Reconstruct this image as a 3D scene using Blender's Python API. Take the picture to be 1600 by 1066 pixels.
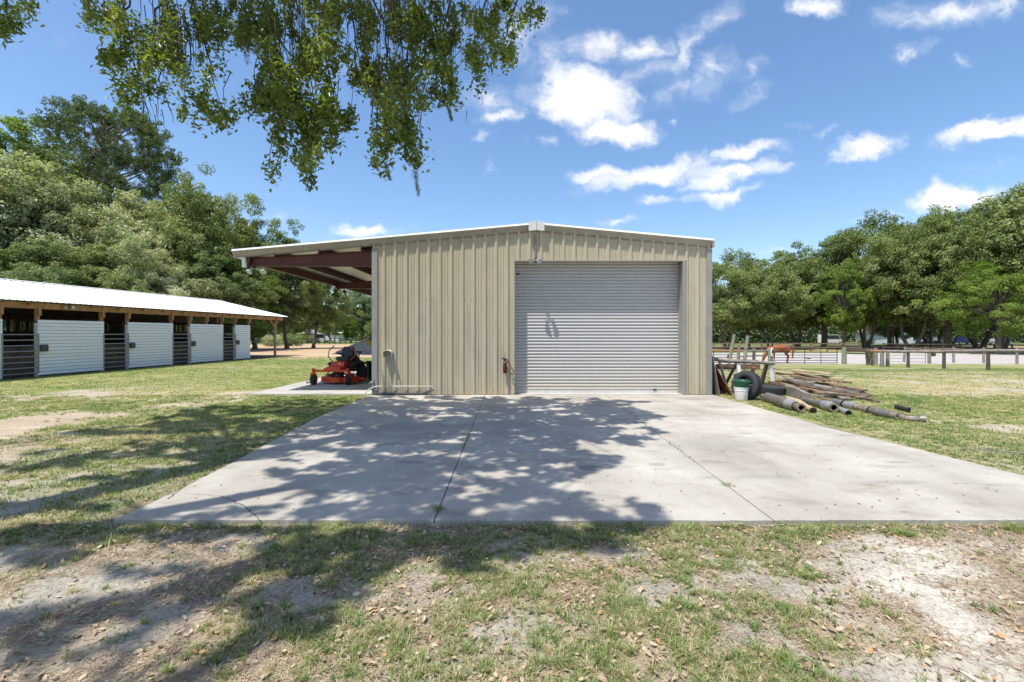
import bpy, bmesh, math, random
import numpy as np
from mathutils import Vector, Matrix, Euler
PI = math.pi
C = bpy.context.scene.collection
scene = bpy.context.scene
for o in list(bpy.data.objects): bpy.data.objects.remove(o)

# ------------------------------------------------------------------ camera
F = 711.0; HOR = 521.0; EYE = 1.67
cd = bpy.data.cameras.new('camera'); cam = bpy.data.objects.new('camera', cd); C.objects.link(cam)
cam.location = (0, 0, EYE); cam.rotation_euler = (PI/2, 0, 0)
cd.sensor_width = 36; cd.lens = 36*F/1600.0; cd.shift_y = (HOR-533)/1600.0
cd.clip_start = .05; cd.clip_end = 2000
scene.camera = cam
# ------------------------------------------------------------------ light
TOSUN = Vector((-.345, -.37, 1.32)).normalized()
elev = math.asin(TOSUN.z); azi = math.atan2(TOSUN.x, TOSUN.y)
sd = bpy.data.lights.new('sun', 'SUN'); sd.energy = 3.9; sd.angle = math.radians(.53); sd.color = (1, .955, .89)
sun = bpy.data.objects.new('sun', sd); C.objects.link(sun)
sun.rotation_euler = TOSUN.to_track_quat('Z', 'Y').to_euler(); sun.location = (-20, -20, 60)
scene.view_settings.view_transform = 'Standard'; scene.view_settings.look = 'None'
scene.view_settings.exposure = 0.62; scene.view_settings.gamma = 1

w = bpy.data.worlds.new('World'); scene.world = w; w.use_nodes = True
nt = w.node_tree; N = nt.nodes; L = nt.links; N.clear()
def nn(tree, t, **k):
    n = tree.nodes.new(t)
    for a, b in k.items(): setattr(n, a, b)
    return n
out = nn(nt, 'ShaderNodeOutputWorld'); bg = nn(nt, 'ShaderNodeBackground'); bg.inputs[1].default_value = .15
L.new(bg.outputs[0], out.inputs[0])
sky = nn(nt, 'ShaderNodeTexSky'); sky.sky_type = 'NISHITA'; sky.sun_disc = False
sky.sun_elevation = elev; sky.sun_rotation = azi % (2*PI); sky.air_density = 1.0; sky.dust_density = 1.1; sky.ozone_density = 1.8
tc = nn(nt, 'ShaderNodeTexCoord'); sep = nn(nt, 'ShaderNodeSeparateXYZ'); L.new(tc.outputs['Generated'], sep.inputs[0])
def mth(tree, op, a, b=None, c=None, clamp=False):
    n = nn(tree, 'ShaderNodeMath', operation=op, use_clamp=clamp)
    for i, v in enumerate((a, b, c)):
        if v is None: continue
        if isinstance(v, (int, float)): n.inputs[i].default_value = v
        else: tree.links.new(v, n.inputs[i])
    return n.outputs[0]
ys = mth(nt, 'MAXIMUM', sep.outputs[1], .02)
u = mth(nt, 'DIVIDE', sep.outputs[0], ys); v = mth(nt, 'DIVIDE', sep.outputs[2], ys)
uv = nn(nt, 'ShaderNodeCombineXYZ'); L.new(u, uv.inputs[0]); L.new(v, uv.inputs[1])
# domain warp of the sky direction
nz = nn(nt, 'ShaderNodeTexNoise'); nz.inputs['Scale'].default_value = 9; nz.inputs['Detail'].default_value = 9; nz.inputs['Roughness'].default_value = .62
L.new(uv.outputs[0], nz.inputs['Vector'])
sub = nn(nt, 'ShaderNodeVectorMath', operation='SUBTRACT'); L.new(nz.outputs['Color'], sub.inputs[0]); sub.inputs[1].default_value = (.5, .5, .5)
scl = nn(nt, 'ShaderNodeVectorMath', operation='MULTIPLY'); L.new(sub.outputs[0], scl.inputs[0]); scl.inputs[1].default_value = (.19, .10, 0)
add = nn(nt, 'ShaderNodeVectorMath', operation='ADD'); L.new(uv.outputs[0], add.inputs[0]); L.new(scl.outputs[0], add.inputs[1])
clouds = [ # px, py, rx, ry, angle(deg, ccw), density
 (915,150,82,44,0,1.7),(960,202,62,19,0,1.5),(900,130,40,28,10,1.3),(940,72,55,26,5,.95),(1005,75,45,20,0,.9),(1060,85,60,22,50,.72),(1120,100,48,24,20,.62),
 (1120,30,45,22,30,.55),(1165,150,42,16,30,.55),(1020,272,105,17,9,1.35),(940,272,45,12,0,1.1),(1160,238,55,13,5,1.2),(1120,282,65,15,10,1.05),
 (1150,268,75,13,4,1.15),(1130,305,62,12,8,1.2),(1022,316,36,9,3,.8),(960,343,30,7,0,.7),(570,357,56,11,0,1.3),(1350,232,58,20,12,1.25),
 (1330,245,38,12,15,1.0),(1545,205,80,18,16,1.5),(1590,195,60,18,10,1.5),(1475,308,68,19,8,1.7),(1500,300,55,15,5,1.3),(1275,8,52,16,0,1.0),(1480,18,110,26,10,.78),
 (1560,10,60,20,0,.7),(1425,78,45,12,15,.6),(1510,95,25,10,0,.42),(765,160,60,28,-10,.62),(800,60,50,50,40,.55),(780,185,38,14,0,.8),(840,40,50,35,60,.5),
 (845,224,20,8,0,.6),(760,215,14,9,0,.6),(1250,198,28,7,0,.4),(1285,213,28,8,20,.4),(1068,190,14,10,40,.4),(760,255,28,10,30,.3),(1380,338,60,8,0,.45),
 (690,60,60,30,20,.4),(1090,130,90,30,25,.5),(1010,110,80,22,10,.5),(870,95,70,40,20,.5),(1180,110,40,20,30,.5),(1560,255,80,8,8,.3),(540,110,50,25,0,.35),(100,55,40,25,0,.25),(490,150,60,30,0,.3),(430,335,40,12,0,.35),(1220,390,50,7,0,.4)]
acc = None
for (px, py, rx, ry, ang, den) in clouds:
    mp = nn(nt, 'ShaderNodeMapping', vector_type='TEXTURE')
    mp.inputs['Location'].default_value = ((px-800)/F, (HOR-py)/F, 0)
    mp.inputs['Rotation'].default_value = (0, 0, math.radians(ang))
    mp.inputs['Scale'].default_value = (rx*1.42/F, ry*1.42/F, 1)
    L.new(add.outputs[0], mp.inputs[0])
    ln = nn(nt, 'ShaderNodeVectorMath', operation='LENGTH'); L.new(mp.outputs[0], ln.inputs[0])
    inv = mth(nt, 'SUBTRACT', 1, ln.outputs['Value'], clamp=True)
    m = mth(nt, 'MULTIPLY', inv, den)
    acc = m if acc is None else mth(nt, 'MAXIMUM', acc, m)
nz2 = nn(nt, 'ShaderNodeTexNoise'); nz2.inputs['Scale'].default_value = 26; nz2.inputs['Detail'].default_value = 7; nz2.inputs['Roughness'].default_value = .6
L.new(add.outputs[0], nz2.inputs['Vector'])
det = mth(nt, 'MULTIPLY_ADD', nz2.outputs[0], 1.7, -.85)
a1 = mth(nt, 'MULTIPLY', acc, 1.75)
a2 = mth(nt, 'MULTIPLY', det, mth(nt, 'MULTIPLY', acc, 2.2, clamp=True))
a3 = mth(nt, 'ADD', a1, a2)
mr = nn(nt, 'ShaderNodeMapRange', interpolation_type='SMOOTHSTEP'); L.new(a3, mr.inputs[0])
mr.inputs[1].default_value = .12; mr.inputs[2].default_value = 1.85; mr.inputs[3].default_value = 0; mr.inputs[4].default_value = .96
front = mth(nt, 'GREATER_THAN', sep.outputs[1], .03)
cm = mth(nt, 'MULTIPLY', mr.outputs[0], front)
cr = nn(nt, 'ShaderNodeValToRGB'); L.new(a3, cr.inputs[0])
cr.color_ramp.elements[0].position = .1; cr.color_ramp.elements[0].color = (3.5, 4.1, 5.1, 1)
cr.color_ramp.elements[1].position = 1.0; cr.color_ramp.elements[1].color = (4.75, 4.8, 4.9, 1)
# the sky itself, a little deeper and bluer than the model gives
hs = nn(nt, 'ShaderNodeHueSaturation'); hs.inputs['Saturation'].default_value = 1.14; hs.inputs['Value'].default_value = .93
L.new(sky.outputs[0], hs.inputs['Color'])
mx = nn(nt, 'ShaderNodeMix', data_type='RGBA'); L.new(cm, mx.inputs[0]); L.new(hs.outputs[0], mx.inputs[6]); L.new(cr.outputs[0], mx.inputs[7])
L.new(mx.outputs[2], bg.inputs[0])

# ------------------------------------------------------------------ helpers
def ss(a, b, x):
    t = np.clip((np.asarray(x, dtype=float)-a)/(b-a), 0, 1); return t*t*(3-2*t)
def vnoise(x, y, seed=0):
    x = np.asarray(x, float); y = np.asarray(y, float)
    xi = np.floor(x).astype(np.int64); yi = np.floor(y).astype(np.int64); fx = x-xi; fy = y-yi
    def h(i, j):
        n = (i*374761393 + j*668265263 + seed*982451653) & 0xffffffff
        n = ((n ^ (n >> 13))*1274126177) & 0xffffffff
        return ((n ^ (n >> 16)) & 0xffff)/65535.0
    fx = fx*fx*(3-2*fx); fy = fy*fy*(3-2*fy)
    return (h(xi, yi)*(1-fx)+h(xi+1, yi)*fx)*(1-fy)+(h(xi, yi+1)*(1-fx)+h(xi+1, yi+1)*fx)*fy
def fbm(x, y, seed=0, o=4, r=.5):
    s = 0; a = 1; t = 0
    for k in range(o):
        s = s+a*vnoise(x*2**k+17*k, y*2**k-9*k, seed+k); t += a; a *= r
    return s/t
def H(x, y):
    x = np.asarray(x, float); y = np.asarray(y, float)
    R = -1.0*ss(13, 40, y); Lf = -.85*ss(37, 100, y); k = ss(-6, 5.5, x)
    n = (fbm(x*.9, y*.9, 5, 3)-.5)*.05*(1-ss(10, 20, np.hypot(x, y)))
    onslab = (1-ss(0, .35, np.maximum(np.abs(x-.8)-4.55-.0*y, 0)))*ss(3.6, 4.0, y)*(1-ss(31, 32, y))
    n = np.where(onslab > .01, np.minimum(n*(1-onslab), 0), n)
    return -.035+R*k+Lf*(1-k)+n
def at(px, py, Y): return Vector(((px-800)/F*Y, Y, EYE-(py-HOR)/F*Y))
def gnd(px, py, lo=1.5, hi=400):
    a, b = lo, hi
    for _ in range(60):
        m = (a+b)/2; z = EYE-(py-HOR)/F*m
        if z > float(H((px-800)/F*m, m)): a = m
        else: b = m
    m = (a+b)/2; x = (px-800)/F*m
    return Vector((x, m, float(H(x, m))))

def M(name, col, rough=.7, var=.15, scale=6, metal=0, bump=0, bscale=None, col2=None, stretch=(1, 1, 1), spec=.4, detail=5):
    m = bpy.data.materials.new(name); m.use_nodes = True; t = m.node_tree; b = t.nodes['Principled BSDF']
    b.inputs['Roughness'].default_value = rough; b.inputs['Metallic'].default_value = metal; b.inputs['Specular IOR Level'].default_value = spec
    if var == 0 and not bump and col2 is None:
        b.inputs['Base Color'].default_value = (*col, 1); return m
    tcn = nn(t, 'ShaderNodeTexCoord'); mp = nn(t, 'ShaderNodeMapping'); mp.inputs['Scale'].default_value = stretch
    t.links.new(tcn.outputs['Object'], mp.inputs[0])
    nz = nn(t, 'ShaderNodeTexNoise'); nz.inputs['Scale'].default_value = scale; nz.inputs['Detail'].default_value = detail; nz.inputs['Roughness'].default_value = .62
    t.links.new(mp.outputs[0], nz.inputs['Vector'])
    r = nn(t, 'ShaderNodeValToRGB'); t.links.new(nz.outputs[0], r.inputs[0])
    if col2 is None: c1 = tuple(c*(1-var) for c in col); c2 = tuple(min(1, c*(1+var)) for c in col)
    else: c1, c2 = col, col2
    r.color_ramp.elements[0].position = .32; r.color_ramp.elements[0].color = (*c1, 1)
    r.color_ramp.elements[1].position = .68; r.color_ramp.elements[1].color = (*c2, 1)
    t.links.new(r.outputs[0], b.inputs['Base Color'])
    if bump:
        n2 = nn(t, 'ShaderNodeTexNoise'); n2.inputs['Scale'].default_value = bscale or scale*4; n2.inputs['Detail'].default_value = 4
        t.links.new(mp.outputs[0], n2.inputs['Vector'])
        bp = nn(t, 'ShaderNodeBump'); bp.inputs['Strength'].default_value = bump; bp.inputs['Distance'].default_value = .02
        t.links.new(n2.outputs[0], bp.inputs['Height']); t.links.new(bp.outputs[0], b.inputs['Normal'])
    return m

def leafmat(name, stops, trans=.3, rough=.55):
    m = bpy.data.materials.new(name); m.use_nodes = True; t = m.node_tree; b = t.nodes['Principled BSDF']; o = t.nodes['Material Output']
    a = nn(t, 'ShaderNodeAttribute', attribute_name='rnd'); r = nn(t, 'ShaderNodeValToRGB'); t.links.new(a.outputs['Fac'], r.inputs[0])
    e = r.color_ramp.elements
    while len(e) < len(stops): e.new(.5)
    for i, (p, c) in enumerate(stops): e[i].position = p; e[i].color = (*c, 1)
    b.inputs['Roughness'].default_value = rough; b.inputs['Specular IOR Level'].default_value = .35
    t.links.new(r.outputs[0], b.inputs['Base Color'])
    if trans > 0:
        tr = nn(t, 'ShaderNodeBsdfTranslucent'); g = nn(t, 'ShaderNodeMix', data_type='RGBA'); g.blend_type = 'MULTIPLY'; g.inputs[0].default_value = 1
        g.inputs[7].default_value = (1.25, 1.35, .55, 1); t.links.new(r.outputs[0], g.inputs[6]); t.links.new(g.outputs[2], tr.inputs[0])
        ms = nn(t, 'ShaderNodeMixShader'); ms.inputs[0].default_value = trans
        t.links.new(b.outputs[0], ms.inputs[1]); t.links.new(tr.outputs[0], ms.inputs[2]); t.links.new(ms.outputs[0], o.inputs[0])
    return m

def tag(o, label=None, cat=None, group=None, kind=None):
    if label: o['label'] = label
    if cat: o['category'] = cat
    if group: o['group'] = group
    if kind: o['kind'] = kind
    return o
def empty(name, loc=(0, 0, 0), rz=0, label=None, cat=None, group=None):
    o = bpy.data.objects.new(name, None); C.objects.link(o); o.location = loc; o.rotation_euler = (0, 0, rz); o.empty_display_size = .2
    return tag(o, label, cat, group)
def link(name, me, parent=None):
    o = bpy.data.objects.new(name, me); C.objects.link(o)
    if parent is not None: o.parent = parent
    return o
def children_of(o): return [c for c in bpy.data.objects if c.parent == o]
def copy_tree(o, parent=None):
    c = o.copy(); C.objects.link(c); c.parent = parent
    for ch in children_of(o): copy_tree(ch, c)
    return c
class MB:
    def __init__(s): s.v = []; s.f = []; s.mi = []; s.T = Matrix.Identity(4); s.m = 0; s.sm = []
    def add(s, vs, fs, smooth=False):
        b = len(s.v); s.v += [tuple(s.T @ Vector(p)) for p in vs]
        for f in fs: s.f.append(tuple(b+i for i in f)); s.mi.append(s.m); s.sm.append(smooth)
        return s
    def box(s, c, d, rot=None, bev=0):
        x, y, z = d[0]/2, d[1]/2, d[2]/2
        if bev > 0:
            bm = bmesh.new(); bmesh.ops.create_cube(bm, size=1, matrix=Matrix.Diagonal((d[0], d[1], d[2], 1)))
            bmesh.ops.bevel(bm, geom=list(bm.edges), offset=bev, segments=2, affect='EDGES')
            R = Euler(rot).to_matrix() if rot else Matrix.Identity(3)
            vs = [R @ q.co + Vector(c) for q in bm.verts]; fs = [[q.index for q in f.verts] for f in bm.faces]; bm.free()
            return s.add(vs, fs)
        vs = [Vector((a*x, b*y, e*z)) for a in (-1, 1) for b in (-1, 1) for e in (-1, 1)]
        if rot: R = Euler(rot).to_matrix(); vs = [R @ q for q in vs]
        vs = [q+Vector(c) for q in vs]
        return s.add(vs, [(0, 1, 3, 2), (4, 6, 7, 5), (0, 4, 5, 1), (2, 3, 7, 6), (0, 2, 6, 4), (1, 5, 7, 3)])
    def beam(s, p, q, w, h, up=(0, 0, 1)):
        p = Vector(p); q = Vector(q); d = (q-p).normalized(); a = d.cross(Vector(up))
        if a.length < 1e-4: a = d.cross(Vector((1, 0, 0)))
        a.normalize(); b = a.cross(d); a = a*w/2; b = b*h/2
        vs = [p-a-b, p+a-b, p+a+b, p-a+b, q-a-b, q+a-b, q+a+b, q-a+b]
        return s.add(vs, [(0, 3, 2, 1), (4, 5, 6, 7), (0, 1, 5, 4), (1, 2, 6, 5), (2, 3, 7, 6), (3, 0, 4, 7)])
    def tube(s, pts, r, n=8, cap=True):
        pts = [Vector(p) for p in pts]; rs = r if isinstance(r, (list, tuple)) else [r]*len(pts)
        vs = []; fs = []; a = None
        for i, p in enumerate(pts):
            d = (pts[min(i+1, len(pts)-1)]-pts[max(i-1, 0)])
            d = d.normalized() if d.length > 1e-9 else Vector((0, 0, 1))
            if a is None: a = d.orthogonal().normalized()
            else:
                a = a-d*a.dot(d); a = a.normalized() if a.length > 1e-6 else d.orthogonal().normalized()
            b = d.cross(a)
            vs += [p+(a*math.cos(2*PI*k/n)+b*math.sin(2*PI*k/n))*rs[i] for k in range(n)]
        for i in range(len(pts)-1):
            for k in range(n):
                fs.append((i*n+k, i*n+(k+1) % n, (i+1)*n+(k+1) % n, (i+1)*n+k))
        s.add(vs, fs, True)
        if cap: s.add([], []); b0 = len(s.v)-len(vs); s.f.append(tuple(b0+k for k in reversed(range(n)))); s.mi.append(s.m); s.sm.append(False); s.f.append(tuple(b0+(len(pts)-1)*n+k for k in range(n))); s.mi.append(s.m); s.sm.append(False)
        return s
    def lathe(s, prof, c=(0, 0, 0), n=24, axis='Z', closed=False):
        vs = []; fs = []; m = len(prof)
        for k in range(n):
            a = 2*PI*k/n; ca, sa = math.cos(a), math.sin(a)
            for (r, z) in prof:
                if axis == 'Z': q = (r*ca, r*sa, z)
                elif axis == 'X': q = (z, r*ca, r*sa)
                else: q = (r*ca, z, -r*sa)
                vs.append(Vector(q)+Vector(c))
        for k in range(n):
            for i in range(m if closed else m-1):
                j = (i+1) % m
                fs.append((k*m+i, ((k+1) % n)*m+i, ((k+1) % n)*m+j, k*m+j))
        return s.add(vs, fs, True)
    def prism(s, poly, z0, z1):
        n = len(poly); vs = [(x, y, z0) for x, y in poly]+[(x, y, z1) for x, y in poly]
        return s.add(vs, [tuple(reversed(range(n))), tuple(range(n, 2*n))]+[(i, (i+1) % n, n+(i+1) % n, n+i) for i in range(n)])
    def build(s, name, mats, parent=None, loc=None, rot=None):
        me = bpy.data.meshes.new(name); me.from_pydata(s.v, [], s.f)
        if not isinstance(mats, (list, tuple)): mats = [mats]
        for m in mats: me.materials.append(m)
        me.polygons.foreach_set('material_index', s.mi); me.polygons.foreach_set('use_smooth', s.sm)
        bm = bmesh.new(); bm.from_mesh(me); bmesh.ops.recalc_face_normals(bm, faces=bm.faces); bm.to_mesh(me); bm.free()
        me.update()
        try: me.set_sharp_from_angle(angle=math.radians(42))
        except Exception: pass
        o = link(name, me, parent)
        if loc is not None: o.location = loc
        if rot is not None: o.rotation_euler = rot
        return o

# ------------------------------------------------------------------ materials
MAT = {}
def mm(k, *a, **kw): MAT[k] = M(k, *a, **kw); return MAT[k]
mm('red_iron', (.105, .034, .024), .6, .2, 3, bump=.1)
mm('underside', (.62, .60, .54), .5, .05, 3)
mm('white_metal', (.80, .80, .79), .35, .05, 2)
mm('trim_tan', (.36, .33, .265), .45, .12, 4)
mm('trim_grey', (.28, .272, .25), .45, .1, 4)
mm('ridge', (.66, .66, .64), .45, .08, 9)
mm('door_bar', (.60, .58, .54), .5, .12, 9)
mm('black_metal', (.018, .018, .02), .45, .2, 8)
mm('dark_steel', (.07, .072, .078), .5, .25, 12)
mm('galv', (.30, .30, .295), .42, .18, 10, metal=.3)
mm('rubber', (.035, .036, .038), .8, .3, 20, bump=.2)
mm('orange_paint', (.66, .075, .018), .42, .25, 6)
mm('red_paint', (.10, .012, .013), .35, .2, 15)
mm('vinyl', (.022, .024, .03), .4, .2, 20)
mm('wood_fresh', (.36, .19, .085), .7, .3, 5, stretch=(.6, .6, 8), bump=.15)
mm('beam_wood', (.38, .20, .09), .7, .28, 4, bump=.15)
mm('wood_pale', (.40, .30, .185), .75, .25, 4, stretch=(4, 4, 4), bump=.2)
mm('wood_grey', (.23, .205, .175), .85, .35, 5, bump=.35)
mm('wood_old', (.20, .135, .085), .85, .4, 6, bump=.35)
mm('wood_dark', (.10, .07, .052), .9, .4, 6, bump=.3)
mm('ply', (.20, .085, .04), .7, .35, 4, bump=.1)
mm('post_green', (.23, .24, .165), .85, .3, 6, bump=.3)
mm('white_wood', (.84, .84, .82), .65, .08, 7, stretch=(1, 1, 9), bump=.25)
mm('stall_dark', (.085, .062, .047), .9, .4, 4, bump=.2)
mm('plastic_white', (.74, .73, .70), .45, .08, 8)
mm('plastic_green', (.02, .10, .055), .4, .2, 9)
mm('plastic_black', (.02, .02, .022), .5, .2, 9)
mm('tarp_grey', (.44, .455, .48), .6, .2, 6, bump=.3)
mm('wood_pale_pipe', (.52, .48, .39), .5, .1, 9)
mm('yellow', (.55, .36, .04), .5, .2, 9)
mm('rust', (.12, .085, .06), .8, .5, 9, bump=.4, col2=(.30, .255, .20))
mm('rusty_steel', (.20, .20, .20), .5, .4, 8, metal=.35, bump=.25, col2=(.17, .13, .10))
mm('steel_bright', (.42, .42, .41), .38, .2, 10, metal=.6)
mm('soot', (.012, .011, .010), .95, .2, 9)
mm('bark', (.15, .125, .10), .9, .45, 3, stretch=(3, 3, .7), bump=.8, bscale=9)
mm('bark_pale', (.20, .175, .15), .9, .4, 3, stretch=(3, 3, .7), bump=.8, bscale=9)
mm('twig', (.055, .045, .036), .9, .3, 9)
mm('horse', (.27, .085, .027), .5, .22, 3)
mm('horse_dark', (.08, .03, .015), .6, .3, 5)
mm('glass', (.03, .035, .04), .08, 0, 1)
mm('lens', (.55, .55, .52), .2, 0, 1)
mm('house_wall', (.52, .58, .60), .8, .06, 2)
mm('house_white', (.75, .75, .73), .8, .05, 2)
mm('shingle', (.19, .15, .12), .9, .15, 4)
mm('truck_blue', (.012, .022, .085), .25, .1, 4)
mm('car_white', (.72, .73, .74), .25, .03, 4)
mm('blue_cloth', (.12, .2, .4), .7, .2, 9)
mm('vent_tan', (.40, .37, .30), .5, .15, 8)
mm('fence_dark', (.06, .05, .042), .85, .3, 4, bump=.2)

# ------------------------------------------------------------------ ground: one sheet to the horizon
def spread(lo, hi, c0, c1, step, grow=1.06):
    a = list(np.arange(c0, c1, step)); s = step; x = a[-1]
    while x < hi: s *= grow; x += s; a.append(x)
    s = step; x = a[0]
    while x > lo: s *= grow; x -= s; a.insert(0, x)
    return np.array(a)
gx = spread(-900, 900, -4.5, 5.0, .055, 1.045); gy = spread(-60, 1500, 1.6, 5.6, .04, 1.03)
GX, GY = np.meshgrid(gx, gy)
def inslab(x, y): return (y > 3.98) & (y < 12.45) & (x > -4.0+.0*y) & (x < 5.5)
SLAB = [(-4.03, 4.62), (-3.57, 4.07), (5.62+.03, 4.05), (5.55, 12.39), (-3.83, 12.39), (-3.86, 9.0)]
def masks(x, y):
    """grass amount, dryness, litter, pale sand, dirt darkness as fields over the ground"""
    n1 = fbm(x*.55+3, y*.55, 11, 4); n2 = fbm(x*2.3, y*2.3, 23, 4); n3 = fbm(x*7, y*7, 31, 3)
    g = .55+(n1-.5)*1.1+(n2-.5)*1.0
    r = np.hypot(x, y)
    # right lawn and left lawn
    g = g+.30*ss(4.6, 6.0, x)*ss(4.0, 6, y)
    g = g+.62*ss(13, 15.5, y)*(1-ss(-6, -4, x))
    # sandy track on the left
    tr = np.exp(-((x+9.0+(y-10)*.10+.35*np.sin(y*.9))/1.55)**2)*ss(4.5, 6.5, y)*(1-ss(13.0, 15.0, y))
    g = g+.16*ss(4.2, 5.2, y)*(1-ss(-5, -4, x))-.36*tr*ss(.35, .65, n2)
    g = g-.55*np.exp(-(((x+11.0)/1.8)**2+((y-14.2)/.35)**2))
    # green patches beside the slab
    g = g+.42*np.exp(-((x+4.9+.25*(y-4.5)*.5)/(.8+.16*np.maximum(y-4, 0)))**2)*ss(4.1, 5.0, y)*(1-ss(11.5, 13, y))
    # grey sand foreground left, pale sand foreground right
    fl = (1-ss(-1.75, -.55, x+(y-2.2)*.35+(n1-.5)*1.2))*(1-ss(3.5, 4.4, y)); fl = np.maximum(fl, (1-ss(-6.8, -5.2, x))*(1-ss(4.3, 6.2, y))*.8)
    g = g-.42*fl-.10*(y < 4)+.38*np.exp(-((x+3.95)/.38)**2)*(y > 3.95)*(y < 12.3)
    edge = np.exp(-((y-3.9)/.22)**2)*(np.abs(x) < 7); g = g+.16*edge
    fr = ss(1.35, 2.6, x-(y-2.2)*.45+(n1-.5)*1.1)*(1-ss(3.6, 4.1, y)); g = g-.42*fr
    g = g+.14*np.exp(-((x-.6)/1.3)**2)*(1-ss(3.6, 4.1, y))
    # worn bits in the lawn on the right
    g = g-.5*np.exp(-(((x-10.5)/2.6)**2+((y-15.2-(x-10.5)*-.16)/.45)**2))
    dry = np.clip(.38+(n2-.5)*1.5+(fbm(x*.3, y*.3, 77, 3)-.5)*1.4+.1*fr, 0, 1)
    dry = np.where((y > 13.5) & (x < 0), dry*.6, dry); dry = np.where(x > 4.5, np.clip(dry+.16*(1-ss(18, 26, y))-.25*ss(22, 30, y), 0, 1), dry)
    lit = np.clip((1-ss(3.3, 5.5, y))*(.55+(n2-.5)*1.8+(n1-.5)*.8)-.35*fl-.15*fr+.35*edge, 0, 1)
    dk = np.exp(-(((x-1.35)/.55)**2+((y-2.12)/.16)**2))*1.0
    return g, dry, lit, fr, fl, tr, dk, n1, n2, n3
def ground_colour(x, y):
    g, dry, lit, fr, fl, tr, dk, n1, n2, n3 = masks(x, y)
    def c(*a): return np.array(a)[None, None, :]
    def mix(a, b, t): t = np.clip(t, 0, 1)[..., None]; return a*(1-t)+b*t
    sand = mix(c(.30, .275, .225), c(.42, .395, .335), n2*1.2-.1)
    sand = mix(sand, c(.54, .50, .43), fr*.85); sand = mix(sand, c(.43, .355, .26), tr*.6+ss(4.3, 6, y)*.6*(1-fr))
    soil = c(.235, .185, .13)
    col = mix(sand, soil+sand*0, np.clip((n2-.42)*2.2, 0, .75)*(1-fr*.6)*(1-tr*.5))
    straw = c(.36, .29, .185); green = c(.19, .20, .09); lawn = mix(green, straw, dry)
    lawn2 = mix(c(.185, .215, .062)+sand*0, c(.36, .305, .16), np.clip(dry*1.15+.05, 0, 1))
    lawn = mix(lawn, lawn2, ss(6, 9, y))
    col = mix(col, lawn, ss(.40, .80, g)*(.6+.4*ss(6, 9, y)))
    col = mix(col, c(.29, .215, .13), lit*.45)
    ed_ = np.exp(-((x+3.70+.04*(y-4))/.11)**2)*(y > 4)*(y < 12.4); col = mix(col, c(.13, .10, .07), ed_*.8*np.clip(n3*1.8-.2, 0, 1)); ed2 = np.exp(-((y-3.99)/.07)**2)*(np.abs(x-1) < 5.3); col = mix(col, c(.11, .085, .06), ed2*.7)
    col = mix(col, c(.07, .055, .045), dk*.8)
    # distance left: tan arena, then lawn
    wl = 1-ss(-1.5, 1.5, x)
    ar = wl*ss(29.5, 33.5, y+(n1-.5)*6)*(1-ss(104, 107, y)); ar = ar*ss(-60, -55, x)
    far_grass = c(.16, .21, .07)+sand*0
    col = mix(col, far_grass, ss(100, 106, y))
    col = mix(col, mix(c(.42, .275, .15)+sand*0, c(.45, .35, .25), n1*1.6-.4), ar)
    # distance right: pale arena, a green strip, brown floor under the oaks
    wr = ss(1.5, 5, x)
    pa = wr*ss(39.3, 40.6, y+(n2-.5)*1.5+.0*x)*(1-ss(62, 64, y))*(1-ss(30, 34, x-(y-40)*1.0)*0)
    col = mix(col, c(.40, .365, .335)+sand*0, pa)
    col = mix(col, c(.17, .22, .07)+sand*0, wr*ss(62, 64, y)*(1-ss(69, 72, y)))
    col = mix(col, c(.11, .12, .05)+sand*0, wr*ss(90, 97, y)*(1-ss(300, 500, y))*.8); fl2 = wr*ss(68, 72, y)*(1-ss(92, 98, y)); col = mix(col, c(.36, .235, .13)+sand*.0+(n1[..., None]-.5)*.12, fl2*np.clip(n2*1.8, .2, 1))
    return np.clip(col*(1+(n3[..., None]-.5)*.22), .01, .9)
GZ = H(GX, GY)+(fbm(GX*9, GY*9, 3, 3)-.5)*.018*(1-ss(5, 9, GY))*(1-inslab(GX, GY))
gm = bpy.data.meshes.new('ground'); ny, nx = GX.shape
idx = np.arange(ny*nx).reshape(ny, nx)
quads = np.stack([idx[:-1, :-1], idx[:-1, 1:], idx[1:, 1:], idx[1:, :-1]], -1).reshape(-1, 4)
def np_mesh(me, V, Q, smooth=False):
    k = Q.shape[1]
    me.vertices.add(len(V)); me.vertices.foreach_set('co', np.ascontiguousarray(V, np.float32).ravel())
    me.loops.add(Q.size); me.loops.foreach_set('vertex_index', np.ascontiguousarray(Q, np.int32).ravel())
    me.polygons.add(len(Q)); me.polygons.foreach_set('loop_start', np.arange(len(Q), dtype=np.int32)*k)
    try: me.polygons.foreach_set('loop_total', np.full(len(Q), k, np.int32))
    except Exception: pass
    me.update(calc_edges=True)
    if smooth: me.polygons.foreach_set('use_smooth', np.ones(len(Q), bool))
np_mesh(gm, np.stack([GX, GY, GZ], -1).reshape(-1, 3), quads, True)
ca = gm.color_attributes.new('albedo', 'FLOAT_COLOR', 'POINT')
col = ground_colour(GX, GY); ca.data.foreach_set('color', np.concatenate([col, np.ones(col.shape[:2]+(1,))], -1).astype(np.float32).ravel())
gmat = bpy.data.materials.new('ground'); gmat.use_nodes = True; t = gmat.node_tree; b = t.nodes['Principled BSDF']
b.inputs['Roughness'].default_value = .95; b.inputs['Specular IOR Level'].default_value = .1
at_ = nn(t, 'ShaderNodeAttribute', attribute_name='albedo'); tcn = nn(t, 'ShaderNodeTexCoord')
n1 = nn(t, 'ShaderNodeTexNoise'); n1.inputs['Scale'].default_value = 34; n1.inputs['Detail'].default_value = 6; n1.inputs['Roughness'].default_value = .7; t.links.new(tcn.outputs['Object'], n1.inputs['Vector'])
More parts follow.
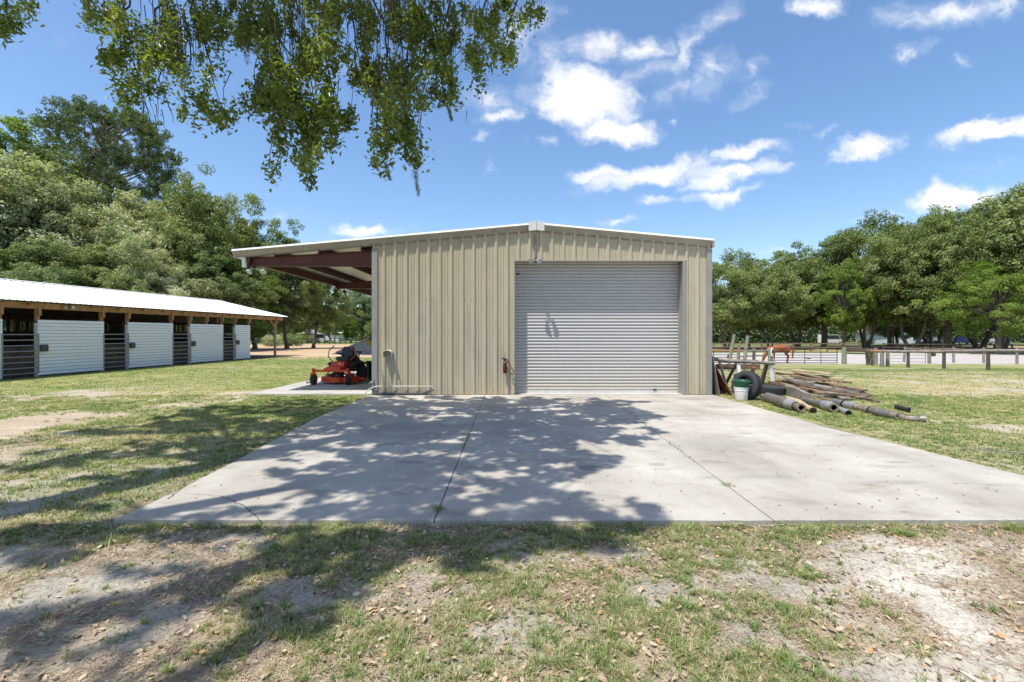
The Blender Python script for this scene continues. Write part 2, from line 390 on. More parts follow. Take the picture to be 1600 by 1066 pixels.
mpg = nn(t, 'ShaderNodeMapping'); mpg.inputs['Scale'].default_value = (.5, 1.6, 1); t.links.new(tcn.outputs['Object'], mpg.inputs[0])
n2 = nn(t, 'ShaderNodeTexNoise'); n2.inputs['Scale'].default_value = 2.6; n2.inputs['Detail'].default_value = 8; n2.inputs['Roughness'].default_value = .68; t.links.new(mpg.outputs[0], n2.inputs['Vector'])
m1 = nn(t, 'ShaderNodeMapRange'); m1.inputs[1].default_value = .25; m1.inputs[2].default_value = .75; m1.inputs[3].default_value = .55; m1.inputs[4].default_value = 1.45; t.links.new(n1.outputs[0], m1.inputs[0])
m2 = nn(t, 'ShaderNodeMapRange'); m2.inputs[1].default_value = .25; m2.inputs[2].default_value = .75; m2.inputs[3].default_value = .74; m2.inputs[4].default_value = 1.26; t.links.new(n2.outputs[0], m2.inputs[0])
pr = mth(t, 'MULTIPLY', m1.outputs[0], m2.outputs[0])
vm = nn(t, 'ShaderNodeVectorMath', operation='SCALE'); t.links.new(at_.outputs['Color'], vm.inputs[0]); t.links.new(pr, vm.inputs['Scale'])
t.links.new(vm.outputs[0], b.inputs['Base Color'])
bp = nn(t, 'ShaderNodeBump'); bp.inputs['Strength'].default_value = .8; bp.inputs['Distance'].default_value = .02
n3_ = nn(t, 'ShaderNodeTexNoise'); n3_.inputs['Scale'].default_value = 22; n3_.inputs['Detail'].default_value = 6; n3_.inputs['Roughness'].default_value = .7; t.links.new(tcn.outputs['Object'], n3_.inputs['Vector'])
t.links.new(n3_.outputs[0], bp.inputs['Height']); t.links.new(bp.outputs[0], b.inputs['Normal'])
gm.materials.append(gmat); tag(link('ground', gm), kind='structure')

# ------------------------------------------------------------------ concrete
def concrete(name, dark=(.315, .285, .24), lite=(.49, .455, .39)):
    m = bpy.data.materials.new(name); m.use_nodes = True; t = m.node_tree; b = t.nodes['Principled BSDF']
    b.inputs['Roughness'].default_value = .88; b.inputs['Specular IOR Level'].default_value = .25
    tcn = nn(t, 'ShaderNodeTexCoord')
    def noise(s, d, r=.6, sc=(1, 1, 1), off=(0, 0, 0)):
        mp = nn(t, 'ShaderNodeMapping'); mp.inputs['Scale'].default_value = sc; mp.inputs['Location'].default_value = off; t.links.new(tcn.outputs['Object'], mp.inputs[0])
        n = nn(t, 'ShaderNodeTexNoise'); n.inputs['Scale'].default_value = s; n.inputs['Detail'].default_value = d; n.inputs['Roughness'].default_value = r; t.links.new(mp.outputs[0], n.inputs['Vector']); return n.outputs[0]
    def ramp(x, a, b_, c0, c1):
        r = nn(t, 'ShaderNodeValToRGB'); r.color_ramp.elements[0].position = a; r.color_ramp.elements[1].position = b_
        r.color_ramp.elements[0].color = (*c0, 1); r.color_ramp.elements[1].color = (*c1, 1); t.links.new(x, r.inputs[0]); return r.outputs[0]
    def mul(a, b_, f=1):
        g = nn(t, 'ShaderNodeMix', data_type='RGBA'); g.blend_type = 'MULTIPLY'; g.inputs[0].default_value = f; t.links.new(a, g.inputs[6]); t.links.new(b_, g.inputs[7]); return g.outputs[2]
    c = ramp(noise(.8, 9, .62, (1, .7, 1)), .33, .66, dark, lite)
    c = mul(c, ramp(noise(2.2, 8, .65, (.6, 1.6, 1), (7, 3, 0)), .30, .46, (.74, .725, .70), (1, 1, 1)))
    c = mul(c, ramp(noise(60, 3, .6), .3, .62, (.84, .84, .84), (1.03, 1.03, 1.03)))
    c = mul(c, ramp(noise(11, 2, .5, (1, 1, 1), (2, 5, 0)), .235, .275, (.40, .38, .36), (1, 1, 1)))
    # oil stains and damp spots at their own places
    sep = nn(t, 'ShaderNodeSeparateXYZ'); t.links.new(tcn.outputs['Object'], sep.inputs[0]); wn = noise(3.5, 5)
    acc = None
    for (x, y, rx, ry, k) in [(.95, 5.65, .20, .17, .75), (1.85, 5.8, .16, .10, .4), (-.05, 8.4, .8, .55, .32), (2.35, 8.55, .16, .1, .5), (3.1, 9.2, 1.3, .15, .25),
                              (-3.0, 10.2, 1.2, .35, .22), (3.6, 11.2, .7, .18, .45), (1.9, 12.0, 1.2, .16, .35), (-1.3, 5.9, .3, .12, .4), (4.3, 5.1, .5, .1, .3), (-.9, 7.6, .9, .3, .2), (4.7,10.3,.4,.25,.25), (3.0, 5.3, .6, .12, .22), (-2.5, 8, 1.6, .5, .22), (2.8, 6.8, 1.2, .4, .16), (.5, 11.6, 2.2, .22, .3), (4.6, 11.6, .6, .4, .35), (-1.8, 6.9, .25, .1, .4), (.2, 7.0, .14, .1, .4), (3.9, 7.6, .2, .06, .4), (5.0, 5.9, .22, .05, .5)]:
        dx = mth(t, 'DIVIDE', mth(t, 'SUBTRACT', sep.outputs[0], x), rx); dy = mth(t, 'DIVIDE', mth(t, 'SUBTRACT', sep.outputs[1], y), ry)
        d = mth(t, 'SQRT', mth(t, 'ADD', mth(t, 'MULTIPLY', dx, dx), mth(t, 'MULTIPLY', dy, dy)))
        q = mth(t, 'MULTIPLY', mth(t, 'SUBTRACT', mth(t, 'ADD', 1.35, mth(t, 'MULTIPLY', wn, -.9)), d, clamp=True), 2.2, clamp=True)
        q = mth(t, 'MULTIPLY', q, min(1, k*1.35)); acc = q if acc is None else mth(t, 'MAXIMUM', acc, q)
    st = nn(t, 'ShaderNodeMix', data_type='RGBA'); t.links.new(acc, st.inputs[0]); t.links.new(c, st.inputs[6]); st.inputs[7].default_value = (.22, .205, .19, 1)
    t.links.new(st.outputs[2], b.inputs['Base Color'])
    bp = nn(t, 'ShaderNodeBump'); bp.inputs['Strength'].default_value = .35; bp.inputs['Distance'].default_value = .01; t.links.new(noise(45, 5), bp.inputs['Height']); t.links.new(bp.outputs[0], b.inputs['Normal'])
    return m
MAT['concrete'] = concrete('concrete'); MAT['concrete_pad'] = concrete('concrete_pad', (.40, .38, .35), (.52, .50, .465))
mm('joint', (.085, .075, .06), .95, .4, 20)
# slab: three pours with open joints between, a broken front-left corner
rs = random.Random(4)
def wobble(p, q, n, amp):
    r = []
    for i in range(n):
        k = i/n; a = amp if 0 < i else 0
        r.append((p[0]+(q[0]-p[0])*k+rs.uniform(-a, a), p[1]+(q[1]-p[1])*k+rs.uniform(-a, a)))
    return r
fl_, j1f, j2f = (-3.57, 4.075), (-.695, 4.06), (2.335, 4.06); j1b, j2b = (-.735, 12.37), (2.53, 12.37)
g_ = .006
s = MB()
s.prism(wobble((-3.82, 12.37), (-3.86, 9), 6, .01)+wobble((-3.86, 9), (-3.55, 4.9), 8, .014)+wobble((-3.55, 4.9), (-3.57, 4.075), 3, .02)+wobble(fl_, (j1f[0]-g_, j1f[1]), 26, .007)+[(j1f[0]-g_, j1f[1]), (j1b[0]-g_, 12.37)], -.14, 0)
s.prism([(j1b[0]+g_, 12.37), (j1f[0]+g_, 4.06)]+wobble((j1f[0]+g_, 4.06), (j2f[0]-g_, 4.06), 26, .007)[1:]+[(j2f[0]-g_, 4.06), (j2b[0]-g_, 12.37)], -.14, 0)
s.prism([(j2b[0]+g_, 12.37), (j2f[0]+g_, 4.06)]+wobble((j2f[0]+g_, 4.06), (6.2, 4.08), 30, .007)[1:]+wobble((6.2, 4.08), (5.62, 8), 10, .014)+wobble((5.62, 8), (5.45, 12.37), 12, .012)+[(5.45, 12.37)], -.14, 0)
s.m = 1
s.prism([(-3.5, 4.2), (6.0, 4.2), (5.4, 12.3), (-3.75, 12.3)], -.13, -.012)
def ribbon(pts, w):
    fine = []
    for a, b_ in zip(pts, pts[1:]):
        for k in range(10): fine.append(Vector(a).lerp(Vector(b_), k/10)+Vector((rs.uniform(-.012, .012), rs.uniform(-.012, .012))))
    fine.append(Vector(pts[-1]))
    for a, b_ in zip(fine, fine[1:]):
        d = (b_-a).normalized(); n = Vector((-d.y, d.x))*w*rs.uniform(.5, 1.2)/2
        s.add([(*(a-n), .0025), (*(a+n), .0025), (*(b_+n), .0025), (*(b_-n), .0025)], [(0, 1, 2, 3)])
def G2(px, py): p = gnd(px, py); k = EYE/(EYE-p.z); return (p.x*k, p.y*k)
def P0(px, py): Y = F*EYE/(py-HOR); return ((px-800)/F*Y, Y)
ribbon([P0(287, 750), P0(286, 762), P0(272, 772), P0(262, 780)], .012)
ribbon([P0(345, 776), P0(368, 784), P0(388, 796), P0(408, 814)], .009)
ribbon([P0(287, 772), P0(318, 773), P0(345, 776)], .004)
ribbon([P0(1000, 662), P0(1240, 665)], .004)
tag(s.build('concrete_slab', [MAT['concrete'], MAT['joint']]), kind='structure')
pad = MB(); pad.prism([(-7.24, 12.58), (-3.83, 12.58), (-3.83, 31), (-7.24, 31)], -.14, .0)
pad.prism([(-7.24-.02, 12.58), (-7.24, 12.58), (-7.24, 31), (-7.26, 31)], -.14, -.004)
tag(pad.build('lean_to_floor', MAT['concrete_pad']), kind='structure')
fl = MB(); fl.prism([(-3.76, 12.42), (5.38, 12.42), (5.38, 30.95), (-3.76, 30.95)], -.14, .004); tag(fl.build('workshop_floor', MAT['concrete_pad']), kind='structure')

# ------------------------------------------------------------------ workshop building
def wallmat():
    m = bpy.data.materials.new('tan_panel'); m.use_nodes = True; t = m.node_tree; b = t.nodes['Principled BSDF']
    b.inputs['Roughness'].default_value = .42; b.inputs['Specular IOR Level'].default_value = .4
    tcn = nn(t, 'ShaderNodeTexCoord')
    def noise(s_, d, sc):
        mp = nn(t, 'ShaderNodeMapping'); mp.inputs['Scale'].default_value = sc; t.links.new(tcn.outputs['Object'], mp.inputs[0])
        n = nn(t, 'ShaderNodeTexNoise'); n.inputs['Scale'].default_value = s_; n.inputs['Detail'].default_value = d; n.inputs['Roughness'].default_value = .65; t.links.new(mp.outputs[0], n.inputs['Vector']); return n.outputs[0]
    r = nn(t, 'ShaderNodeValToRGB'); t.links.new(noise(3, 6, (1.4, 1, .5)), r.inputs[0])
    r.color_ramp.elements[0].position = .3; r.color_ramp.elements[0].color = (.44, .385, .27, 1); r.color_ramp.elements[1].position = .7; r.color_ramp.elements[1].color = (.505, .45, .33, 1)
    r2 = nn(t, 'ShaderNodeValToRGB'); t.links.new(noise(4, 7, (3.4, 1, .16)), r2.inputs[0])
    r2.color_ramp.elements[0].position = .30; r2.color_ramp.elements[0].color = (.88, .86, .80, 1); r2.color_ramp.elements[1].position = .55; r2.color_ramp.elements[1].color = (1, 1, 1, 1)
    g = nn(t, 'ShaderNodeMix', data_type='RGBA'); g.blend_type = 'MULTIPLY'; g.inputs[0].default_value = 1; t.links.new(r.outputs[0], g.inputs[6]); t.links.new(r2.outputs[0], g.inputs[7])
    # splash dirt along the foot of the wall
    sep = nn(t, 'ShaderNodeSeparateXYZ'); t.links.new(tcn.outputs['Object'], sep.inputs[0])
    h = mth(t, 'ADD', sep.outputs[2], mth(t, 'MULTIPLY_ADD', noise(5, 5, (1, 1, 1)), -.9, .45))
    mr_ = nn(t, 'ShaderNodeMapRange'); t.links.new(h, mr_.inputs[0]); mr_.inputs[1].default_value = 0; mr_.inputs[2].default_value = .42; mr_.inputs[3].default_value = .45; mr_.inputs[4].default_value = 0
    g2 = nn(t, 'ShaderNodeMix', data_type='RGBA'); t.links.new(mr_.outputs[0], g2.inputs[0]); t.links.new(g.outputs[2], g2.inputs[6]); g2.inputs[7].default_value = (.40, .32, .21, 1)
    t.links.new(g2.outputs[2], b.inputs['Base Color'])
    bp = nn(t, 'ShaderNodeBump'); bp.inputs['Strength'].default_value = .12; bp.inputs['Distance'].default_value = .02; t.links.new(noise(2.5, 2, (1, 1, .8)), bp.inputs['Height']); t.links.new(bp.outputs[0], b.inputs['Normal'])
    return m
MAT['tan_panel'] = wallmat()
dm = M('door_curtain', (.475, .47, .455), .4, .03, 2, stretch=(.6, 1, 4)); MAT['door'] = dm
t = dm.node_tree; b = t.nodes['Principled BSDF']; src = b.inputs['Base Color'].links[0].from_socket
tcn = nn(t, 'ShaderNodeTexCoord'); sep = nn(t, 'ShaderNodeSeparateXYZ'); t.links.new(tcn.outputs['Object'], sep.inputs[0])
nzz = nn(t, 'ShaderNodeTexNoise'); nzz.inputs['Scale'].default_value = 3; nzz.inputs['Detail'].default_value = 6; t.links.new(tcn.outputs['Object'], nzz.inputs['Vector'])
hh = mth(t, 'ADD', sep.outputs[2], mth(t, 'MULTIPLY', nzz.outputs[0], -1.0))
mr_ = nn(t, 'ShaderNodeMapRange'); t.links.new(hh, mr_.inputs[0]); mr_.inputs[1].default_value = -.5; mr_.inputs[2].default_value = .9; mr_.inputs[3].default_value = .75; mr_.inputs[4].default_value = 0
g2 = nn(t, 'ShaderNodeMix', data_type='RGBA'); t.links.new(mr_.outputs[0], g2.inputs[0]); t.links.new(src, g2.inputs[6]); g2.inputs[7].default_value = (.52, .47, .385, 1); t.links.new(g2.outputs[2], b.inputs['Base Color'])

XL, XR, Y0, Y1, XC = -3.78, 5.40, 12.39, 31.0, .66
XE = -7.56                                  # lean-to eave
def roofz(x): return 4.44-abs(x-XC)*.0925 if x > XC else 4.44-(XC-x)*.0885    # underside of the rake at the wall
W = empty('metal_workshop', (0, 0, 0), 0, 'tan ribbed metal workshop with grey roll-up door and lean-to roof on its left', 'workshop')
def rib_profile(x0, x1, off=0):
    """plan profile of ribbed panel between x0 and x1: list of (x, depth outwards)"""
    pts = []; k = math.floor((x0+3.48)/.3048)-1
    while True:
        c = -3.48+.3048*k+off
        if c > x1+.4: break
        pts += [(c-.056, 0), (c-.024, .042), (c+.024, .042), (c+.056, 0), (c+.118-.018, 0), (c+.118-.007, .012), (c+.118+.007, .012), (c+.118+.018, 0),
                (c+.187-.018, 0), (c+.187-.007, .012), (c+.187+.007, .012), (c+.187+.018, 0)]
        k += 1
    r = []
    def interp(x):
        for a, b_ in zip(pts, pts[1:]):
            if a[0] <= x <= b_[0]: return a[1]+(b_[1]-a[1])*(x-a[0])/(b_[0]-a[0]+1e-9)
        return 0
    return [(x0, interp(x0))]+[p for p in pts if x0 < p[0] < x1]+[(x1, interp(x1))]
DX0, DX1, DZ = .05, 4.65, 3.64
def add_front(s, x0, x1, zb):
    pr_ = rib_profile(x0, x1)
    for (a, da), (b_, db) in zip(pr_, pr_[1:]):
        n = max(2, 2)
        s.add([(a, Y0-da, zb), (b_, Y0-db, zb), (b_, Y0-db, roofz(b_)+.06), (a, Y0-da, roofz(a)+.06)], [(0, 1, 2, 3)])
s = MB(); add_front(s, XL, DX0, .012); add_front(s, DX0, DX1, DZ); add_front(s, DX1, XR, .012)
s.build('front_wall', MAT['tan_panel'], W)
for nm, X, sg in (('left_wall', XL, -1), ('right_wall', XR, 1)):
    s = MB(); pr_ = rib_profile(Y0+.02, Y1)
    for (a, da), (b_, db) in zip(pr_, pr_[1:]):
        s.add([(X+sg*da, a, .012), (X+sg*db, b_, .012), (X+sg*db, b_, roofz(X)+.02), (X+sg*da, a, roofz(X)+.02)], [(0, 1, 2, 3)])
    s.build(nm, MAT['tan_panel'], W)
s = MB(); s.add([(XL, Y1, 0), (XR, Y1, 0), (XR, Y1, roofz(XR)), (XC, Y1, roofz(XC)), (XL, Y1, roofz(XL))], [(0, 1, 2, 3, 4)]); s.build('back_wall', MAT['tan_panel'], W)
# screw heads in rows on the girts
s = MB()
for z in (.15, 1.75, 2.6):
    k = 0; x = -3.48
    while x < XR:
        if not (DX0-.1 < x < DX1+.1):
            for dx in ((.075,) if k % 2 else (-.075, .075)): s.box((x+dx, Y0-.004, z), (.016, .012, .016))
        x += .3048; k += 1
for x in (-3.48+.3048*2, -3.48+.3048*5, -3.48+.3048*8, -3.48+.3048*11):
    for z in np.arange(.5, 3.7, .5): s.box((x+.0, Y0-.037, z), (.014, .01, .014))
s.build('screw_heads', MAT['galv'], W)
# roof sheets (with ribs running down the slope)
s = MB()
def roofp(x0, x1, sl):
    n = int((Y1-Y0+.2)/.3048)
    z0 = roofz(x0)+.17; z1 = roofz(x1)+.17
    y = Y0-.10; prof = []
    for k in range(n+1):
        c = y+.15+k*.3048; prof += [(c-.04, 0), (c-.02, .03), (c+.02, .03), (c+.04, 0)]
    prof = [(Y0-.10, 0)]+prof+[(Y1+.1, 0)]
    for (a, da), (b_, db) in zip(prof, prof[1:]):
        s.add([(x0, a, z0+da), (x1, a, z1+da), (x1, b_, z1+db), (x0, b_, z0+db)], [(0, 1, 2, 3)])
    s.add([(x0, Y0-.1, z0-.02), (x1, Y0-.1, z1-.02), (x1, Y1+.1, z1-.02), (x0, Y1+.1, z0-.02)], [(0, 1, 2, 3)])
roofp(XE, XC, 1); roofp(XC, XR+.06, -1); s.build('roof', MAT['white_metal'], W)
# rake trim: leans out at the top, white flange on top
s = MB()
def rake(x0, x1):
    A = []
    for x in (x0, x1):
        z = roofz(x); A.append([(x, Y0-.005, z), (x, Y0-.135, z+.175), (x, Y0-.135, z+.178), (x, Y0-.10, z+.18)])
    (a, b_) = A
    s.m = 0; s.add([a[0], a[1], b_[0], b_[1]], [(0, 1, 3, 2)]); s.m = 0
    s.add([(x0, Y0-.045, roofz(x0)-.0), (x1, Y0-.045, roofz(x1)-.0), (x1, Y0+.02, roofz(x1)+.0), (x0, Y0+.02, roofz(x0)+.0)], [(0, 1, 2, 3)])
    s.m = 1; z0, z1 = roofz(x0), roofz(x1)
    s.add([(x0, Y0-.137, z0+.172), (x1, Y0-.137, z1+.172), (x1, Y0-.125, z1+.222), (x0, Y0-.125, z0+.222), (x0, Y0+.1, z0+.236), (x1, Y0+.1, z1+.236)], [(0, 1, 2, 3), (3, 2, 5, 4)])
xs = [XE, -5.6, -3.2, -1.2, XC]; 
for a, b_ in zip(xs, xs[1:]): rake(a, b_-.004)
for a, b_ in ((XC, 2.4), (2.4, 4.2), (4.2, XR+.06)): rake(a, b_-.004)
s.m = 0; s.box((XR+.035, Y0-.03, roofz(XR)+.09), (.05, .2, .19))
s.build('rake_trim', [MAT['trim_tan'], MAT['white_metal']], W)
s = MB()
for sx in (-1, 1):
    x1_ = XC+sx*.21; z0 = roofz(XC); z1 = roofz(x1_)
    s.add([(XC, Y0-.16, z0+.01), (x1_, Y0-.16, z1+.01), (x1_, Y0-.16, z1+.245), (XC, Y0-.16, z0+.262), (XC, Y1, z0+.265), (x1_, Y1, z1+.247), (x1_, Y0-.02, z1+.01), (XC, Y0-.02, z0+.01)], [(0, 1, 2, 3), (3, 2, 5, 4), (0, 7, 6, 1), (1, 6, 2)])
s.m = 1; s.box((XC, Y0-.163, roofz(XC)+.13), (.012, .006, .24)); s.build('ridge_cap', [MAT['ridge'], MAT['trim_grey']], W)
# corner trims
s = MB(); s.box((XL+.055, Y0-.028, 1.99), (.13, .034, 3.96)); s.box((XL-.018, Y0+.04, 1.99), (.016, .17, 3.96)); s.build('corner_trim', MAT['trim_grey'], W)
s = MB(); s.box((XR-.045, Y0-.028, 1.99), (.12, .034, 3.96)); s.box((XR+.022, Y0+.04, 1.99), (.016, .17, 3.96)); s.build('corner_trim', MAT['trim_grey'], W)
s = MB(); s.box((XC-.03, Y0-.04, 4.0), (.03, .014, .72)); s.tube([(XC-.03, Y0-.05, 4.3), (XC-.03, Y0-.055, 3.62)], .009); s.build('conduit', MAT['galv'], W)
# door opening: jambs, header
s = MB(); s.box((DX0-.02, Y0+.185, 1.82), (.04, .37, 3.62)); s.box((DX0-.03, Y0-.02, 1.83), (.10, .044, 3.64)); s.build('door_jamb', MAT['tan_panel'], W)
s = MB(); s.box((DX1+.02, Y0+.185, 1.82), (.04, .37, 3.62)); s.box((DX1+.035, Y0-.02, 1.83), (.10, .044, 3.64)); s.build('door_jamb', MAT['trim_grey'], W)
s = MB(); s.box(((DX0+DX1)/2, Y0+.185, DZ+.02), (DX1-DX0, .37, .03)); s.box(((DX0+DX1)/2, Y0-.02, DZ+.005), (DX1-DX0-.04, .05, .035)); s.build('door_header', MAT['trim_tan'], W)
# curtain
s = MB(); yd = Y0+.375; pit = .0905; zz = []
z = .075
while z < 3.80:
    for k in range(8):
        f = k/8; zz.append((z+f*pit, .036*abs(math.sin(PI*f))**.6 if f > 0 else 0))
    z += pit
for (z0, d0), (z1, d1) in zip(zz, zz[1:]): s.add([(DX0, yd-d0, z0), (DX1, yd-d0, z1-(z1-z0)), (DX1, yd-d1, z1), (DX0, yd-d1, z1)], [(0, 1, 2, 3)], True)
dr = s.build('roll_up_door', MAT['door'], W)
s = MB(); s.box(((DX0+DX1)/2, yd-.006, .042), (DX1-DX0-.02, .045, .075)); s.build('bottom_bar', MAT['door_bar'], dr)
s = MB(); s.box((DX1-.65, yd-.035, .10), (.10, .02, .03)); s.box((DX1-.68, yd-.04, .10), (.03, .03, .045)); s.build('door_handle', MAT['black_metal'], dr)
s = MB(); s.lathe([(0, -.02), (.03, -.02), (.03, .01), (0, .01)], (DX0+.11, yd-.03, 3.32), 12, 'Y'); s.tube([(DX0+.13, yd-.03, 3.33), (DX0+.16, yd-.04, 3.35)], .012, 6); s.build('door_stop', MAT['black_metal'], dr)
# floodlight above the door
s = MB(); s.lathe([(0, -.02), (.045, -.02), (.05, .01), (.03, .03), (0, .03)], (XC-.03, Y0-.05, 3.65), 14, 'Y')
s.tube([(XC-.03, Y0-.05, 3.65), (XC-.03, Y0-.10, 3.63)], .02); fr_ = s.build('floodlight', MAT['black_metal'], W); tag(fr_, 'twin round floodlight above the roll-up door')
for sx in (-1, 1):
    s = MB(); s.T = Matrix.Translation((XC-.03+sx*.10, Y0-.17, 3.625)) @ Euler((math.radians(25), 0, math.radians(sx*18))).to_matrix().to_4x4()
    s.lathe([(0, .07), (.035, .07), (.04, .03), (.072, -.02), (.075, -.05), (.068, -.05), (.066, -.02), (0, -.025)], (0, 0, 0), 16, 'Y'); s.T = Matrix.Identity(4)
    s.tube([(XC-.03, Y0-.09, 3.64), (XC-.03+sx*.06, Y0-.13, 3.635), (XC-.03+sx*.09, Y0-.12, 3.63)], .014, 6); s.build('lamp_head', MAT['lens'], fr_)
# vent hood low on the left (half-round top, open below)
vx = XL+.44; s = MB()
for (xo) in (0,):
    prof = [(-.115, 0)]+[(.115*math.cos(PI-PI*k/8), .09*math.sin(PI*k/8)) for k in range(9)]
    pts = [(vx+.0+a, Y0-.22, 1.12+h) for a, h in prof[1:]]; bk = [(vx+a*1.05, Y0-.03, 1.14+h) for a, h in prof[1:]]
    n = len(pts); s.add(pts+bk, [(i, i+1, n+i+1, n+i) for i in range(n-1)])
    s.box((vx-.112, Y0-.12, 1.08), (.012, .19, .10)); s.box((vx+.112, Y0-.12, 1.08), (.012, .19, .10))
s.box((vx, Y0-.036, 1.1), (.27, .008, .24)); vh = s.build('vent_hood', MAT['vent_tan'], W)
# pvc pipe and bottom angle at the foot of the wall
s = MB(); s.tube([(XL-.16, Y0-.2, .06), (XL-.06, Y0-.10, .17), (XL+.1, Y0-.09, .235), (-2.15, Y0-.09, .235), (-2.12, Y0-.09, .17)], .017, 8); s.build('water_pipe', MAT['wood_pale_pipe'], W)
s = MB(); s.tube([(XL+.02, Y0-.11, .05), (-2.45, Y0-.11, .045), (-2.12, Y0-.11, .15)], .022, 8); s.box((-3.0, Y0-.06, .035), (1.4, .03, .05)); s.tube([(XL+.3, Y0-.08, .2), (XL+.27, Y0-.07, .6), (XL+.22, Y0-.075, .70)], .006, 6); s.build('black_hose', MAT['dark_steel'], W)
s = MB(); s.tube([(XL+.02, Y0-.06, .0), (XL+.02, Y0-.06, .42)], .02, 8); s.lathe([(0, 0), (.03, 0), (.03, .05), (0, .05)], (XL+.02, Y0-.07, .32), 10); s.tube([(XL+.02, Y0-.08, .35), (XL-.05, Y0-.10, .34), (XL-.07, Y0-.10, .30)], .014, 6); s.build('tap_riser', MAT['galv'], W)
# lean-to frame: tapered rafters, purlins, eave strut, gutter, downspout
def rafter(Y):
    s = MB(); zb = 3.52; x0, x1 = -7.20, XL+.02
    def zt(x): return roofz(x)-.02-.09*(x-x0)/(x1-x0)
    s.add([(x0, Y-.005, zb), (x1, Y-.005, zb), (x1, Y-.005, zt(x1)), (x0, Y-.005, zt(x0)), (x0, Y+.005, zb), (x1, Y+.005, zb), (x1, Y+.005, zt(x1)), (x0, Y+.005, zt(x0))], [(0, 1, 2, 3), (7, 6, 5, 4), (0, 3, 7, 4)])
    s.box(((x0+x1)/2, Y, zb-.006), (x1-x0, .15, .012)); s.beam((x0, Y, zt(x0)), (x1, Y, zt(x1)), .15, .012)
    s.box((x0-.006, Y, (zb+zt(x0))/2), (.012, .15, zt(x0)-zb+.01))
    s.build('rafter', MAT['red_iron'], W)
for Y in (12.52, 18.7, 24.8, 30.9): rafter(Y)
for x in (-6.45, -5.25, -4.1):
    s = MB(); z = roofz(x)+.148-.115
    s.box((x, (12.3+Y1)/2+.02, z+.005), (.012, Y1-12.36, .20)); s.box((x+.03, (12.3+Y1)/2+.02, z+.10), (.06, Y1-12.36, .01)); s.box((x-.03, (12.3+Y1)/2+.02, z-.092), (.06, Y1-12.36, .01))
    s.build('purlin', MAT['red_iron'], W)
s = MB(); s.box((-7.17, (Y0+Y1)/2, roofz(-7.17)-.03), (.05, Y1-Y0, .24)); s.build('eave_strut', MAT['red_iron'], W)
for Y in (18.7, 24.8):
    s = MB(); s.beam((-4.9, Y-.05, 3.55), (-5.3, Y-.9, 3.90), .05, .05); s.build('flange_brace', MAT['red_iron'], W)
s = MB(); s.box((XE+.15, (Y0+Y1)/2, roofz(XE)+.02), (.30, Y1-Y0+.1, .012)); s.box((XE+.0, (Y0+Y1)/2, roofz(XE)+.10), (.012, Y1-Y0+.1, .17)); s.box((XE+.30, (Y0+Y1)/2, roofz(XE)-.05), (.012, Y1-Y0+.06, .14)); s.build('gutter', MAT['underside'], W)
s = MB(); s.box((-7.30, Y0+.03, 3.60), (.10, .08, .26)); s.build('downspout', MAT['white_metal'], W)
def twinlight(x, y, z, dark):
    s = MB(); s.lathe([(0, 0), (.05, 0), (.04, -.05), (0, -.06)], (x, y, z), 10); f = s.build('floodlight', MAT['black_metal'], W)
    for sx in (-1, 1):
        s = MB(); s.T = Matrix.Translation((x+.10+sx*.19, y-.08, z-.13)) @ Euler((math.radians(50), 0, math.radians(20*sx))).to_matrix().to_4x4()
        s.lathe([(0, .09), (.04, .09), (.045, .03), (.085, -.03), (.08, -.05), (0, -.04)], (0, 0, 0), 12, 'Y'); s.T = Matrix.Identity(4)
        s.tube([(x, y, z-.04), (x+.05+sx*.09, y-.03, z-.08), (x+.1+sx*.17, y-.06, z-.11)], .016, 6); s.build('lamp_head', MAT['black_metal'] if dark else MAT['lens'], f)
twinlight(-7.1, 12.55, 3.51, False); twinlight(-7.1, 18.6, 3.5, True)

# fire extinguisher
E = empty('fire_extinguisher', (-.17, Y0-.12, .8), 0, 'red fire extinguisher with looped hose on the tan wall beside the roll-up door', 'fire extinguisher')
s = MB(); s.lathe([(0, -.20), (.05, -.20), (.055, -.18), (.055, .05), (.04, .09), (.02, .11), (.02, .13), (0, .13)], (-.02, 0, .0), 16); s.build('cylinder', MAT['red_paint'], E)
s = MB(); s.box((-.02, 0, .15), (.05, .05, .05)); s.box((-.04, -.02, .19), (.14, .02, .03), (0, .3, 0)); s.box((-.04, -.02, .155), (.12, .02, .015)); s.build('valve', MAT['black_metal'], E)
s = MB(); s.tube([(0, 0, .16), (.06, -.02, .14), (.10, -.02, .06), (.13, -.02, -.03), (.20, 0, -.12), (.22, 0, -.22), (.15, 0, -.24), (.10, 0, -.18), (.12, 0, -.08)], .011, 7); s.build('hose', MAT['red_paint'], E)
s = MB(); s.box((-.02, .07, -.03), (.11, .06, .02)); s.tube([(-.02, .06, .1), (-.03, .03, .27), (.0, .0, .36)], .008, 6); s.build('bracket', MAT['galv'], E)

